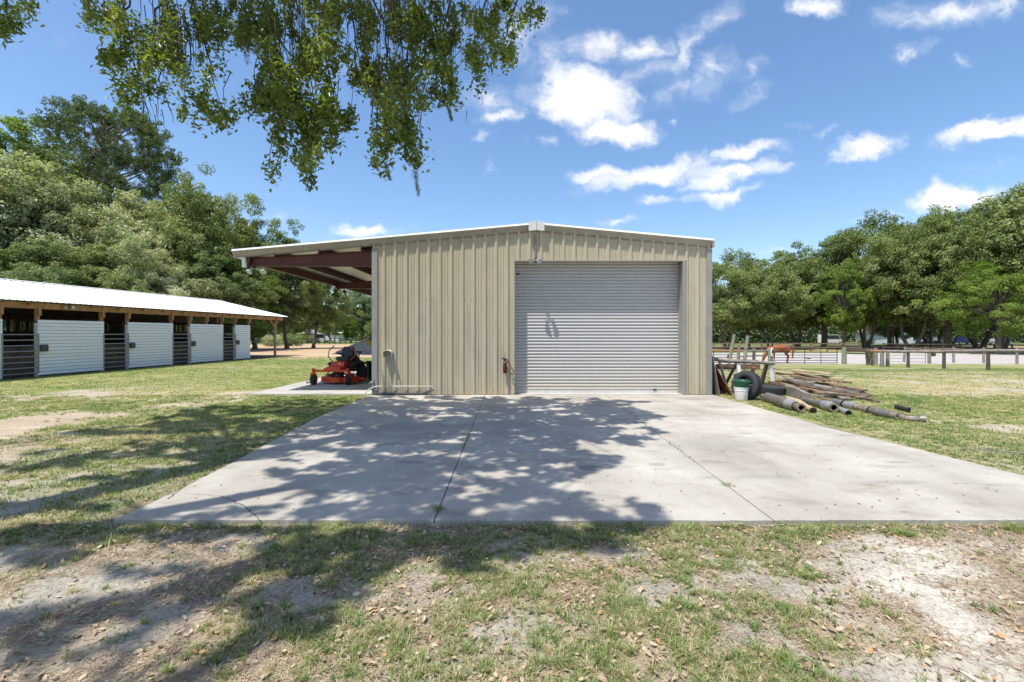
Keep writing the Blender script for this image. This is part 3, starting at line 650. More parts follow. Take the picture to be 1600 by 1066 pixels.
# ------------------------------------------------------------------ horse stable (local +y along the stalls, local +x out of the front)
S = empty('horse_stable', (-18.8, 16.7, float(H(-18.8, 16.7))), math.radians(-5.0), 'long horse stable with white plank stalls, dark pipe gates and a white metal roof', 'stable')
EZ = 2.97; RX, RZ = -5.2, 4.20; SY0, SY1 = -9.2, 17.95
s = MB()
def troof(x0, z0, x1, z1, ridge=False):
    n = int((SY1-SY0)/.23); prof = [(SY0, 0)]
    for k in range(n):
        c = SY0+.1+k*.23; prof += [(c-.03, 0), (c-.014, .024), (c+.014, .024), (c+.03, 0)]
    prof.append((SY1, 0))
    for (a, da), (b_, db) in zip(prof, prof[1:]): s.add([(x0, a, z0+da), (x1, a, z1+da), (x1, b_, z1+db), (x0, b_, z0+db)], [(0, 1, 2, 3)])
    s.add([(x0, SY0, z0-.015), (x1, SY0, z1-.015), (x1, SY1, z1-.015), (x0, SY1, z0-.015)], [(0, 1, 2, 3)])
troof(.28, EZ-.02, RX, RZ); troof(RX, RZ, 2*RX-.28, EZ-.02); s.build('roof', MAT['white_metal'], S)
s = MB(); s.add([(RX+.2, SY0, RZ), (RX, SY0, RZ+.05), (RX-.2, SY0, RZ), (RX+.2, SY1, RZ), (RX, SY1, RZ+.05), (RX-.2, SY1, RZ)], [(0, 1, 4, 3), (1, 2, 5, 4)]); s.build('ridge_cap', MAT['white_metal'], S)
def zroof(x): return EZ-.05+(RZ-EZ)*(-x)/5.2 if x > RX else EZ-.05+(RZ-EZ)*(x-2*RX)/5.2
s = MB(); s.box((.03, (SY0+SY1)/2-.1, 2.79), (.05, SY1-SY0-.5, .23)); s.box((-.13, (SY0+SY1)/2-.1, 2.79), (.05, SY1-SY0-.5, .23)); s.build('header_beam', MAT['beam_wood'], S)
s = MB(); s.box((2*RX, (SY0+SY1)/2, 2.79), (.05, SY1-SY0-.5, .23)); s.build('header_beam', MAT['beam_wood'], S)
for y in np.arange(-8.9, 17.6, 1.22):
    s = MB(); s.beam((.24, y, zroof(.24)-.06), (RX, y, zroof(RX)-.06), .045, .14, (0, 1, 0)); s.beam((RX, y, zroof(RX)-.06), (2*RX-.24, y, EZ-.14), .045, .14, (0, 1, 0)); s.build('rafter', MAT['beam_wood'], S)
gates = [(-7.2, -6.0), (-3.45, -2.25), (0, 1.25), (3.81, 5.07), (7.57, 8.83), (11.3, 12.45)]
panels = [(-6.0, -3.45), (-2.25, 0), (1.25, 3.81), (5.07, 7.57), (8.83, 11.3), (12.45, 13.80)]
mm('white_paint_post', (.70, .70, .68), .6, .1, 9, bump=.2)
for y in sorted(set([a for g in gates for a in g]+[10.05, 6.3*0+13.80])):
    s = MB(); lo = 2.17; s.box((-.05, y, lo/2-.05), (.11, .12, lo+.0)); s.m = 1; s.box((-.05, y, 2.175+.25), (.105, .115, .5)); s.box((.075, y, 2.62), (.04, .11, .44)); s.build('post', [MAT['white_paint_post'], MAT['beam_wood']], S)
s = MB(); s.box((-.05, 16.75, 1.3), (.13, .13, 2.7)); s.m = 1; s.box((.08, 16.75, 2.62), (.04, .13, .44)); s.beam((-.05, 16.6, 2.2), (-.05, 16.1, 2.7), .09, .09); s.build('post', [MAT['wood_pale'], MAT['beam_wood']], S)
for (a, b_) in panels:
    s = MB(); z = .06
    while z < 2.12: s.box((.035+rs.uniform(-.004, .004), (a+b_)/2, z+.060), (.03, b_-a+.10, .124), (0, -.10+rs.uniform(-.05, .03), rs.uniform(-.002, .002))); z += .137
    s.m = 1; s.box((-.0, (a+b_)/2, 1.08), (.02, b_-a, 2.1)); p_ = s.build('wall_panel', [MAT['white_wood'], MAT['stall_dark']], S)
    s = MB(); s.box((.10, a+.14, 1.12), (.10, .26, .27), bev=.02); s.build('feed_box', MAT['dark_steel'], S)
def pipe_gate(parent, x, a, b_, zt=1.66, z0=.16, n=8, r=.021, m='dark_steel', swing=0, nv=1):
    s = MB(); s.T = Matrix.Translation((x, a+.03, 0)) @ Matrix.Rotation(swing, 4, 'Z'); Wd = b_-a-.06
    for k in range(n):
        z = z0+(zt-z0)*(k/(n-1)); s.tube([(0, 0, z), (0, Wd, z)], r, 8)
    for k in range(nv+1): s.tube([(0, Wd*k/nv, z0-.02), (0, Wd*k/nv, zt+.02)], r*1.15, 8)
    return s.build('gate', MAT[m], parent)
for i, (a, b_) in enumerate(gates):
    g = pipe_gate(S, .06, a, b_, m='galv')
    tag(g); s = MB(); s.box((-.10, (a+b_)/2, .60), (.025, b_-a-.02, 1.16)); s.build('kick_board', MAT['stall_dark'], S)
# inside: stall partitions, centre wall with gaps, back wall
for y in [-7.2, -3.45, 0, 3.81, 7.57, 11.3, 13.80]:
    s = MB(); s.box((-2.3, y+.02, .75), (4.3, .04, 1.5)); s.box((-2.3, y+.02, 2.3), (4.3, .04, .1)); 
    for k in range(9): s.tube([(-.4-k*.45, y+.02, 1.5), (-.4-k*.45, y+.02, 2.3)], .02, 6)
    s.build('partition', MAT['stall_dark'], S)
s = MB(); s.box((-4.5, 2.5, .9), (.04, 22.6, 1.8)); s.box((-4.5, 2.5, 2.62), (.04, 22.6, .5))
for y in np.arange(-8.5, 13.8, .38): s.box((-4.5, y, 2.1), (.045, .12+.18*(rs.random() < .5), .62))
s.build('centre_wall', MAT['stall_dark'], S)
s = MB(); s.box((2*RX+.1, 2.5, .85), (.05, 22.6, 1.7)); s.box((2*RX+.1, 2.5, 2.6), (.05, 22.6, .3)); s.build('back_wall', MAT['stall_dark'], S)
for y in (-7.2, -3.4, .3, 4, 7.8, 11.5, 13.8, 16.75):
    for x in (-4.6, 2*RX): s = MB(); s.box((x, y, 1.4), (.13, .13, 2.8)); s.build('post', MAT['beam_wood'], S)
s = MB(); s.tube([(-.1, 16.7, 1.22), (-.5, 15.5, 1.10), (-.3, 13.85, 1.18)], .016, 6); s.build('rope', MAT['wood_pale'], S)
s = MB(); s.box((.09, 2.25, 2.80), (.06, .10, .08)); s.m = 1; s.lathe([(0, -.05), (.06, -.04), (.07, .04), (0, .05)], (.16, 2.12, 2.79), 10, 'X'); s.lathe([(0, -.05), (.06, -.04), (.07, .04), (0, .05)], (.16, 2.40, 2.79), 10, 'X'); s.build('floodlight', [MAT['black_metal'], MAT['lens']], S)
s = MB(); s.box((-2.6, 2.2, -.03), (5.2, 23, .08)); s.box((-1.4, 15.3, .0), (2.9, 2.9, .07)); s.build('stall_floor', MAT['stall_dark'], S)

# ------------------------------------------------------------------ zero-turn mower
MW = empty('lawn_mower', (-5.74, 15.3, 0.0), math.radians(-7), 'orange zero-turn riding mower with black seat parked under the lean-to roof', 'lawn mower')
OR, BK = MAT['orange_paint'], MAT['plastic_black']      # local -y is forward
def mwb(name, m, fn, parent=MW): s = MB(); fn(s); return s.build(name, m, parent)
def deck(s):
    for (x, y) in ((-.40, -.10), (0, -.24), (.40, -.10)):
        s.lathe([(0, .24), (.30, .24), (.335, .22), (.335, .09), (.345, .085), (.345, .07)], (x, y, 0), 24)
    s.box((0, .05, .155), (1.3, .40, .15), bev=.02)
    s.box((.86, .05, .15), (.22, .40, .03), (0, .35, 0))
mwb('mower_deck', OR, deck)
def pulleys(s):
    for (x, y) in ((-.42, -.10), (0, -.24), (.42, -.10)): s.lathe([(0, .33), (.09, .33), (.10, .30), (.10, .24)], (x, y, 0), 14)
    for x in (-.5, -.2, .2, .52): s.tube([(x, -.3, .25), (x, .05, .42)], .018, 6)
    s.box((0, .1, .30), (1.0, .14, .04))
mwb('deck_pulleys', MAT['dark_steel'], pulleys)
def frame(s):
    s.beam((-.68, -.74, .47), (.58, -.62, .47), .07, .07); s.box((-.70, -.76, .44), (.09, .09, .20)); s.box((.60, -.62, .44), (.09, .09, .20))
    for x in (-.26, .28): s.beam((x, -.66, .47), (x, .9, .40), .07, .09)
    s.box((0, -.66, .53), (.66, .12, .06), bev=.01)
    s.beam((.58, -.62, .48), (.72, -.32, .24), .05, .06)
mwb('front_frame', OR, frame)
mwb('lift_lever', MAT['black_metal'], lambda s: (s.tube([(-.30, -.5, .45), (-.32, -.52, .56), (-.22, -.52, .56)], .014, 6),))
def caster(x, y, ang):
    s = MB(); s.T = Matrix.Translation((x, y, 0)) @ Matrix.Rotation(ang, 4, 'Z')
    s.lathe([(.085, -.08), (.14, -.09), (.175, -.07), (.185, -.02), (.185, .02), (.175, .07), (.14, .09), (.085, .08)], (0, .05, .185), 22, 'X', True)
    w_ = s.build('caster_wheel', MAT['rubber'], MW)
    s = MB(); s.T = Matrix.Translation((x, y, 0)) @ Matrix.Rotation(ang, 4, 'Z'); s.lathe([(0, -.05), (.085, -.05), (.085, .05), (0, .05)], (0, .05, .165), 16, 'X'); s.build('rim', MAT['dark_steel'], w_)
    s = MB(); s.T = Matrix.Translation((x, y, 0)) @ Matrix.Rotation(ang, 4, 'Z')
    for sx in (-.09, .09): s.beam((sx, .0, .38), (sx, .05, .15), .014, .05)
    s.box((0, 0, .385), (.20, .07, .02)); s.tube([(0, 0, .38), (0, 0, .56)], .03, 8); s.build('caster_fork', OR, MW)
caster(-.70, -.78, .15); caster(.62, -.66, .35)
for x in (-.50, .50):
    s = MB(); s.lathe([(.13, -.12), (.22, -.135), (.27, -.11), (.285, -.05), (.285, .05), (.27, .11), (.22, .135), (.13, .12)], (x, .72, .285), 26, 'X', True)
    for k in range(26): a = 2*PI*k/26; s.box((x, .72+.287*math.cos(a), .285+.287*math.sin(a)), (.2, .02, .02), (a, 0, .0))
    r_ = s.build('rear_wheel', MAT['rubber'], MW); s = MB(); s.lathe([(0, -.07), (.12, -.09), (.13, -.09), (.13, .09), (.12, .09), (0, .07)], (x, .72, .285), 18, 'X'); s.build('rim', MAT['dark_steel'], r_)
def foot(s):
    s.add([(-.28, -.60, .57), (.28, -.60, .57), (.27, -.30, .60), (-.27, -.30, .60), (.25, -.22, .74), (-.25, -.22, .74), (.24, .0, .76), (-.24, .0, .76)], [(0, 1, 2, 3), (3, 2, 4, 5), (5, 4, 6, 7)])
    s.box((0, -.63, .54), (.58, .025, .09), bev=.008); s.box((-.27, -.4, .53), (.03, .4, .12)); s.box((.27, -.4, .53), (.03, .4, .12)); s.box((0, .0, .60), (.5, .5, .28), bev=.03)
fp = mwb('foot_pan', MAT['orange_paint'], foot)
mwb('decal', MAT['plastic_white'], lambda s: (s.box((-.06, -.645, .54), (.22, .004, .03)), s.box((.08, -.262, .68), (.10, .004, .03), (-.5, 0, 0))), fp)
for sx in (-1, 1):
    def side(s):
        s.box((sx*.44, .42, .66), (.30, .85, .12), bev=.04); s.box((sx*.44, .60, .58), (.28, .52, .16), bev=.05); s.box((sx*.40, .1, .56), (.22, .3, .2), bev=.04)
    mwb('fuel_tank', BK, side)
def seat(s):
    s.box((-.03, .32, .84), (.58, .50, .13), bev=.045); s.box((-.0, .56, 1.03), (.54, .13, .44), (-.22, 0, 0), bev=.055); s.box((0, .50, 1.0), (.34, .05, .28), (-.22, 0, 0), bev=.02)
st_ = mwb('seat', MAT['vinyl'], seat)
for sx in (-1, 1): mwb('armrest', MAT['vinyl'], lambda s: (s.box((sx*.30, .36, 1.0), (.07, .34, .05), (-.1, 0, 0), bev=.015), s.beam((sx*.28, .55, .95), (sx*.30, .50, 1.0), .03, .05)), st_)
mwb('seat_base', BK, lambda s: (s.box((0, .34, .75), (.46, .5, .10), bev=.02),))
mwb('control_lever', MAT['black_metal'], lambda s: (s.tube([(-.36, .1, .70), (-.40, -.10, .84), (-.46, -.14, .93), (-.45, -.10, 1.12), (-.38, -.08, 1.20), (-.22, -.12, 1.30)], .017, 8),))
mwb('control_lever', MAT['orange_paint'], lambda s: (s.tube([(.36, .1, .70), (.40, -.06, .80), (.47, .10, .90), (.50, .16, 1.06), (.44, .18, 1.14), (.28, .16, 1.24)], .017, 8),))
mwb('engine', MAT['dark_steel'], lambda s: (s.box((0, .95, .62), (.56, .44, .34), bev=.05), s.lathe([(0, .12), (.17, .12), (.20, .08), (.20, -.02), (0, -.02)], (0, .95, .82), 18), s.box((.2, 1.16, .45), (.3, .1, .14), bev=.02)))
mwb('roll_bar', BK, lambda s: (s.tube([(-.34, .72, .6), (-.34, .80, 1.00), (-.30, 1.15, 1.04), (.30, 1.15, 1.04), (.34, .80, 1.00), (.34, .72, .6)], .025, 8),))

MW.scale = (.86, .88, .97)
# grey dump cart behind the mower, black tub
DC = empty('dump_cart', (-5.60, 17.4, .04), math.radians(8), 'grey tipped dump cart tub with yellow strap parked behind the orange mower', 'cart')
s = MB(); P_ = [(-1.05, -.45, .88), (.6, -.45, .82), (.75, -.45, 1.32), (.15, -.45, 1.44), (-.5, -.45, 1.18)]
Q_ = [(x, .45, z) for x, _, z in P_]
s.add([(x*1., y*.8, z) for x, y, z in P_]+[(x, y*.8, z) for x, y, z in Q_], [(0, 1, 2, 3, 4), (9, 8, 7, 6, 5), (0, 4, 9, 5), (4, 3, 8, 9), (3, 2, 7, 8), (2, 1, 6, 7), (1, 0, 5, 6)]); s.box((-.15, 0, .85), (1.9, .98, .035), (0, .03, 0)); s.beam((-1.0, -.40, .92), (.2, -.40, 1.46), .03, .05)
s.build('tub', MAT['tarp_grey'], DC)
s = MB(); s.add([(.02, -.375, 1.36), (.16, -.375, 1.42), (.5, -.375, 1.08), (.4, -.375, .95)], [(0, 1, 2, 3)]); s.build('strap', MAT['yellow'], DC)
s = MB(); s.beam((.2, -.38, 1.42), (.42, -.38, 1.50), .09, .09); s.beam((-.7, -.3, .85), (-.2, -.3, .5), .08, .08); s.beam((-.7, .3, .85), (-.2, .3, .5), .08, .08); s.beam((-.5, -.3, .62), (-.5, .3, .62), .05, .05); s.beam((-.4, 0, .6), (.6, 0, .3), .06, .06); s.build('frame', MAT['plastic_black'], DC)
for sx in (-.42, .42): s = MB(); s.lathe([(.08, -.05), (.17, -.055), (.20, -.02), (.20, .02), (.17, .055), (.08, .05)], (.5, sx, .2), 20, 'Y', True); s.build('wheel', MAT['rubber'], DC)
s = MB(); s.lathe([(0, 0), (.245, 0), (.27, .25), (.30, .60), (.33, .61), (.33, .66), (.30, .66), (.285, .62), (.22, .05), (0, .05)], (0, 0, 0), 28)
tag(s.build('plastic_tub', MAT['plastic_black'], None, (-4.98, 16.5, .002)), 'tall black round plastic tub beside the wall under the lean-to', 'tub')
s = MB(); s.tube([(-.12, 0, .02), (.10, .02, .03)], .05, 8); s.tube([(-.1, .03, .08), (.0, .0, .14), (.12, 0, .08)], .014, 6); tag(s.build('trailer_hitch', MAT['galv'], None, (-6.75, 15.2, .02)), 'small grey metal bracket on the pad edge left of the mower', 'bracket')

# ------------------------------------------------------------------ trees
def leaf_mesh(name, Cn, nrm, L_, W_, rnd, seed, fold=.25):
    """one folded four-cornered leaf per centre, as numpy arrays"""
    r = np.random.default_rng(seed); n = len(Cn)
    nrm = nrm/np.linalg.norm(nrm, axis=1, keepdims=True)
    a = np.cross(nrm, r.normal(size=(n, 3))); a /= np.linalg.norm(a, axis=1, keepdims=True)+1e-9; b = np.cross(nrm, a)
    L_ = np.broadcast_to(L_, (n,))[:, None]*r.uniform(.7, 1.3, (n, 1)); W_ = np.broadcast_to(W_, (n,))[:, None]*r.uniform(.8, 1.2, (n, 1))
    V = np.stack([Cn-a*L_/2, Cn-b*W_/2+nrm*W_*fold, Cn+a*L_/2, Cn+b*W_/2+nrm*W_*fold], 1).reshape(-1, 3)
    k = np.arange(n)[:, None]*4; Q = np.concatenate([k+np.array([[0, 1, 2]]), k+np.array([[0, 2, 3]])], 1).reshape(-1, 3)
    me = bpy.data.meshes.new(name); np_mesh(me, V, Q)
    at_ = me.attributes.new('rnd', 'FLOAT', 'FACE'); at_.data.foreach_set('value', np.repeat(np.clip(rnd, 0, 1), 2).astype(np.float32))
    return me
def make_tree(seed, Ht, R, zc, rz, ncl, leaves, size, trunk_r, rc=.2, n_limb=5, flat=.62, hole=.0, multi=1, lean=.05, droop=.15, low=-.9):
    """returns (trunk mesh, crown mesh). Crown: many lobes around the branch ends"""
    rg = np.random.default_rng(seed); rr = random.Random(seed)
    Cc = []; tries = 0
    while len(Cc) < ncl and tries < 20000:
        tries += 1
        d = rg.normal(size=3); d /= np.linalg.norm(d)
        if d[2] < low: continue
        rad = rg.uniform(.35, 1)**.5
        # uneven outline: direction-dependent radius
        k = 1+.22*math.sin(3*math.atan2(d[1], d[0])+seed)+.14*math.sin(5*math.atan2(d[1], d[0])+2*seed+3*d[2])+rg.uniform(-.08, .14)
        if rg.uniform() < .2: rad *= 1.22
        p = np.array([d[0]*R*rad*k, d[1]*R*rad*k, zc+d[2]*rz*rad*(1+rg.uniform(-.12, .1))])
        if all(np.linalg.norm((p-q)*np.array([1, 1, 1.3])) > rc*R*.72 for q in Cc): Cc.append(p)
    s = MB(); forks = []
    for m_ in range(multi):
        ang = 2*PI*m_/max(multi, 1)+rr.uniform(0, 1); off = Vector((math.cos(ang), math.sin(ang), 0))*(trunk_r*1.3 if multi > 1 else 0)
        hgt = (zc-rz*.75)*rr.uniform(.85, 1.1); hgt = max(hgt, Ht*.14)
        top = off*(3.5 if multi > 1 else 1)+Vector((rr.uniform(-lean, lean)*Ht, rr.uniform(-lean, lean)*Ht, hgt)); tr = trunk_r/(multi**.5)
        mid = off*1.5+(top-off)*.5+Vector((rr.uniform(-.3, .3)*tr, rr.uniform(-.3, .3)*tr, 0))
        s.tube([off+Vector((0, 0, -.5)), off+Vector((0, 0, .1)), off+Vector((0, 0, .5)), mid, top, top+Vector((0, 0, rz*.5)), top+Vector((rr.uniform(-1, 1), rr.uniform(-1, 1), rz*1.1))], [tr*1.7, tr*1.45, tr*1.1, tr*.95, tr*.8, tr*.45, tr*.1], 9)
        forks.append((top, mid, tr))
    for i, p in enumerate(Cc):
        P = Vector(p); top, mid, tr = min(forks, key=lambda f: (f[0]-P).length)
        t_ = rr.uniform(.0, .9); st = top+Vector((0, 0, rz*.5*t_)) if P.z > top.z else mid.lerp(top, rr.uniform(.5, 1))
        m1 = st.lerp(P, .4)+Vector((rr.uniform(-.6, .6), rr.uniform(-.6, .6), rr.uniform(.1, .8)))*R*.12; m2 = st.lerp(P, .75)+Vector((rr.uniform(-.5, .5), rr.uniform(-.5, .5), rr.uniform(0, .5)))*R*.08
        r0 = tr*rr.uniform(.2, .42); s.tube([st, m1, m2, P], [r0, r0*.65, r0*.35, r0*.1], 5, False)
    s_me = s
    Ls = []; Ns = []; Rn = []
    cen = np.array([0, 0, zc])
    for i, p in enumerate(Cc):
        if rg.uniform() < hole: continue
        rad = rc*R*rg.uniform(.6, 1.4); n = int(leaves*(rad/(rc*R))**2*rg.uniform(.7, 1.2)); cl = rg.uniform(0, 1)
        nsub = 7; sub = rg.normal(size=(nsub, 3))*np.array([1, 1, flat])*rad*.58
        wsub = rg.integers(0, nsub, n)
        d = rg.normal(size=(n, 3)); d /= np.linalg.norm(d, axis=1, keepdims=True); rho = rg.uniform(.25, 1, (n, 1))**.45
        q = p+sub[wsub]+d*rho*rad*.56*np.array([1, 1, flat]); q[:, 2] -= droop*rad*rg.uniform(0, 1, n)**2
        out = q-cen; out /= np.linalg.norm(out, axis=1, keepdims=True)+1e-6
        nr = d*.5+out*.35+np.array([0, 0, .55])+rg.normal(size=(n, 3))*.55
        Ls.append(q); Ns.append(nr); Rn.append(np.clip(.5*cl+.5*rg.uniform(0, 1, n), 0, 1))
    me = leaf_mesh('crown', np.concatenate(Ls), np.concatenate(Ns), size, size*.62, np.concatenate(Rn), seed)
    return s_me, me
LM = {
 'oak': leafmat('oak_leaves', [(0, (.085, .12, .035)), (.4, (.17, .215, .065)), (.8, (.29, .335, .12)), (1, (.48, .49, .28))], .36),
 'oak_deep': leafmat('oak_leaves_deep', [(0, (.08, .115, .04)), (.5, (.155, .205, .07)), (1, (.31, .35, .17))], .36),
 'oak_bright': leafmat('oak_leaves_bright', [(0, (.09, .15, .022)), (.5, (.17, .245, .038)), (1, (.30, .37, .09))], .42),
 'mossy': leafmat('oak_leaves_mossy', [(0, (.15, .175, .075)), (.4, (.31, .345, .165)), (.75, (.50, .52, .33)), (1, (.70, .69, .57))], .36),
 'pine': leafmat('pine_needles', [(0, (.06, .09, .035)), (.6, (.12, .17, .055)), (1, (.22, .24, .10))], .25),
 'far': leafmat('far_leaves', [(0, (.11, .15, .07)), (.6, (.16, .22, .09)), (1, (.24, .29, .12))]),
}
VAR = {}
def tree_variant(key, mat, **k):
    s, me = make_tree(**k); tk = s.build('trunk', MAT['bark']); me.materials.append(mat); cr_ = link('crown', me)
    VAR[key] = (tk.data, me); bpy.data.objects.remove(tk); bpy.data.objects.remove(cr_)
tree_variant('oakA', LM['oak'], seed=3, Ht=18, R=8.0, zc=10.2, rz=6.9, ncl=120, leaves=420, size=.33, trunk_r=.5, rc=.185, hole=.06)
tree_variant('oakB', LM['oak'], seed=8, Ht=18, R=8.0, zc=10.4, rz=7.1, ncl=115, leaves=420, size=.33, trunk_r=.4, rc=.19, multi=3, hole=.06)
tree_variant('oakC', LM['oak'], seed=15, Ht=18, R=7.6, zc=10.0, rz=7.3, ncl=110, leaves=430, size=.33, trunk_r=.45, rc=.18, multi=2, hole=.12)
tree_variant('oakL', LM['oak'], seed=21, Ht=18, R=7.2, zc=9.6, rz=7.9, ncl=130, leaves=560, size=.29, trunk_r=.4, rc=.185)
tree_variant('oakM', LM['mossy'], seed=33, Ht=18, R=7.2, zc=9.2, rz=8.0, ncl=130, leaves=600, size=.28, trunk_r=.4, rc=.18, multi=2, droop=.5)
tree_variant('oakN', LM['oak'], seed=45, Ht=18, R=6.2, zc=9.6, rz=7.6, ncl=95, leaves=480, size=.28, trunk_r=.35, rc=.19, hole=.12)
_cnt = {}
def tree(px, Y, topy, kind, mat, label, name='oak_tree', w=1.0, rz=None, group=None, bark='bark', dark=None, sink=0):
    x = (px-800)/F*Y; z = float(H(x, Y))-sink; top = EYE+(HOR-topy)/F*Y; sc = (top-z)/18.0*.955
    T_ = empty(name, (x, Y, z), rs.uniform(0, 6.28) if rz is None else rz, label, 'tree', group); T_.scale = (sc*w, sc*w, sc)
    tk = link('trunk', VAR[kind][0], T_); cr_ = link('crown', VAR[kind][1], T_)
    cr_.material_slots[0].link = 'OBJECT'; cr_.material_slots[0].material = LM[mat]
    return T_
GR = 'oak trees lined up beyond the pale riding ring'
RT = [ # px, Y, topy, kind, mat, width, label
 (1134, 76, 402, 'oakB', 'oak', .95, 'dark oak just right of the tan workshop, partly hidden by its corner'),
 (1168, 82, 392, 'oakA', 'oak', .9, 'oak behind the leaning fence posts, second tree from the workshop'),
 (1205, 78, 408, 'oakB', 'oak', .9, 'thick-trunked oak directly above the grazing brown horse'),
 (1245, 86, 384, 'oakC', 'oak', .9, 'oak rising behind the left end of the long pipe gate'),
 (1288, 84, 362, 'oakA', 'oak_deep', .85, 'oak with a high rounded crown behind the long pipe gate'),
 (1318, 76, 392, 'oakC', 'oak_bright', .62, 'low bright oak over the green-grey gate posts'),
 (1352, 80, 345, 'oakB', 'oak', .8, 'tall oak with a cluster of dark stems left of the pale house'),
 (1392, 88, 334, 'oakA', 'oak_deep', .75, 'tall dark oak standing just in front of the pale blue house gable'),
 (1424, 74, 352, 'oakC', 'oak', .7, 'slim leaning oak in front of the pale blue house'),
 (1452, 92, 318, 'oakB', 'oak', .7, 'tall oak behind the pale blue house end'),
 (1480, 72, 330, 'oakA', 'oak', .78, 'straight-trunked big oak left of the dark blue pickup'),
 (1530, 78, 308, 'oakC', 'oak_deep', .8, 'tall oak whose crown stands over the dark blue pickup'),
 (1566, 68, 300, 'oakB', 'oak', .8, 'big pale-trunked oak right of the dark blue pickup'),
 (1560, 60, 405, 'oakA', 'oak_bright', .95, 'bright yellow-green oak in front of the taller ones at the right'),
 (1458, 102, 470, 'oakC', 'oak_bright', 1.3, 'small bright tree close in front of the pale blue house roof'),
 (1402, 100, 482, 'oakA', 'oak', 1.4, 'small low tree left of the house gable'),
 (1625, 66, 268, 'oakA', 'oak', .85, 'tallest oak at the right edge of the row'),
 (1690, 70, 280, 'oakC', 'oak', .85, 'oak at the far right beyond the tallest one'),
]
for (px, Y, ty, kd, mt, wd, lb) in RT: tree(px, Y, ty, kd, mt, lb, w=wd, group=GR)
GL = 'trees crowding behind the horse stable'
LT = [
 (-70, 36, 190, 'oakM', 'mossy', 1.0, 'grey-green mossy oak at the far left behind the stable'),
 (20, 40, 232, 'oakM', 'mossy', .95, 'mossy oak over the left half of the white stable roof'),
 (20, 56, 182, 'oakL', 'oak_bright', .8, 'bright green tree peeping up left of the tall pine'),
 (95, 45, 270, 'oakL', 'oak_deep', .95, 'dark oak below the tall pine'),
 (185, 44, 268, 'oakM', 'mossy', .9, 'mossy pale oak right of the pine trunk'),
 (255, 48, 292, 'oakM', 'mossy', .8, 'mossy oak in the middle of the row behind the stable'),
 (300, 47, 282, 'oakL', 'oak', .75, 'green oak above the far half of the stable roof'),
 (345, 50, 325, 'oakM', 'mossy', .7, 'mossy oak just left of the lean-to roof tip'),
 (60, 32, 372, 'oakL', 'oak_deep', 1.15, 'low bushy dark tree close behind the stable roof, left end'),
 (150, 35, 380, 'oakL', 'oak', 1.1, 'low bushy green tree close behind the middle of the stable roof'),
 (235, 39, 372, 'oakM', 'mossy', 1.05, 'low pale bushy tree close behind the stable roof'),
 (320, 43, 385, 'oakL', 'oak_deep', 1.0, 'low dark tree close behind the far end of the stable roof'),
 (398, 54, 318, 'oakN', 'oak', .72, 'open-crowned oak whose top shows over the lean-to roof'),
 (448, 55, 352, 'oakN', 'oak', .8, 'leafy oak behind the end post of the stable'),
 (490, 62, 388, 'oakN', 'oak', .85, 'dark green oak seen below the lean-to roof, left of the second frame'),
 (375, 48, 400, 'oakL', 'oak_bright', .8, 'bright lower tree beside the end of the stable'),
]
for (px, Y, ty, kd, mt, wd, lb) in LT: tree(px, Y, ty, kd, mt, lb, w=wd, group=GL)
FT = [(520, 118, 470, 'oakC', 'oak', .7, 'dark tree at the far side of the tan arena, left of the bright bush'), (566, 128, 450, 'oakA', 'far', .9, 'large hazy green tree far away beside the workshop wall'),
      (548, 122, 493, 'oakC', 'oak_bright', .8, 'small bright green tree by the far dark fence'), (602, 135, 440, 'oakB', 'far', .9, 'distant tree mostly hidden behind the workshop corner'),
      (585, 120, 500, 'oakB', 'oak', .9, 'low round tree by the far fence next to the workshop wall'), (420, 125, 470, 'oakB', 'oak', .9, 'distant tree seen through the open end bay of the stable'), (465, 120, 478, 'oakA', 'oak_deep', .9, 'distant dark tree above the small white house'), (380, 120, 470, 'oakA', 'oak_deep', .9, 'distant tree behind the stable end wall')]
for (px, Y, ty, kd, mt, wd, lb) in FT: tree(px, Y, ty, kd, mt, lb, w=wd, group='distant trees beyond the tan arena')
# the far wood that closes the horizon
rgw = np.random.default_rng(50); WQ = []; WR = []
for (pa, pb, Y, zt, n) in [(1085, 1300, 128, 9, 16000), (1290, 1500, 142, 11, 15000), (1480, 1760, 132, 10, 18000), (330, 640, 160, 9, 18000), (600, 1120, 165, 9, 26000), (-500, 340, 75, 12, 9000)]:
    px = rgw.uniform(pa, pb, n); yy = Y+rgw.uniform(-3, 3, n); x = (px-800)/F*yy; topz = zt*(.55+.6*fbm(x*.11, x*0+Y, 7, 4)); z = H(x, yy)+rgw.uniform(0, 1, n)**.8*topz
    WQ.append(np.stack([x, yy, z], 1)); WR.append(np.clip(.6*fbm(x*.3, z*.5, 9, 3)+.4*rgw.uniform(0, 1, n), 0, 1))
WQ = np.concatenate(WQ); wme = leaf_mesh('far_wood', WQ, rgw.normal(size=WQ.shape)*.6+np.array([0, -.5, .6]), .75, .5, np.concatenate(WR), 51); wme.materials.append(LM['far'])
tag(link('far_wood', wme), 'far green wood reading as one mass along the horizon', 'wood', kind='stuff')
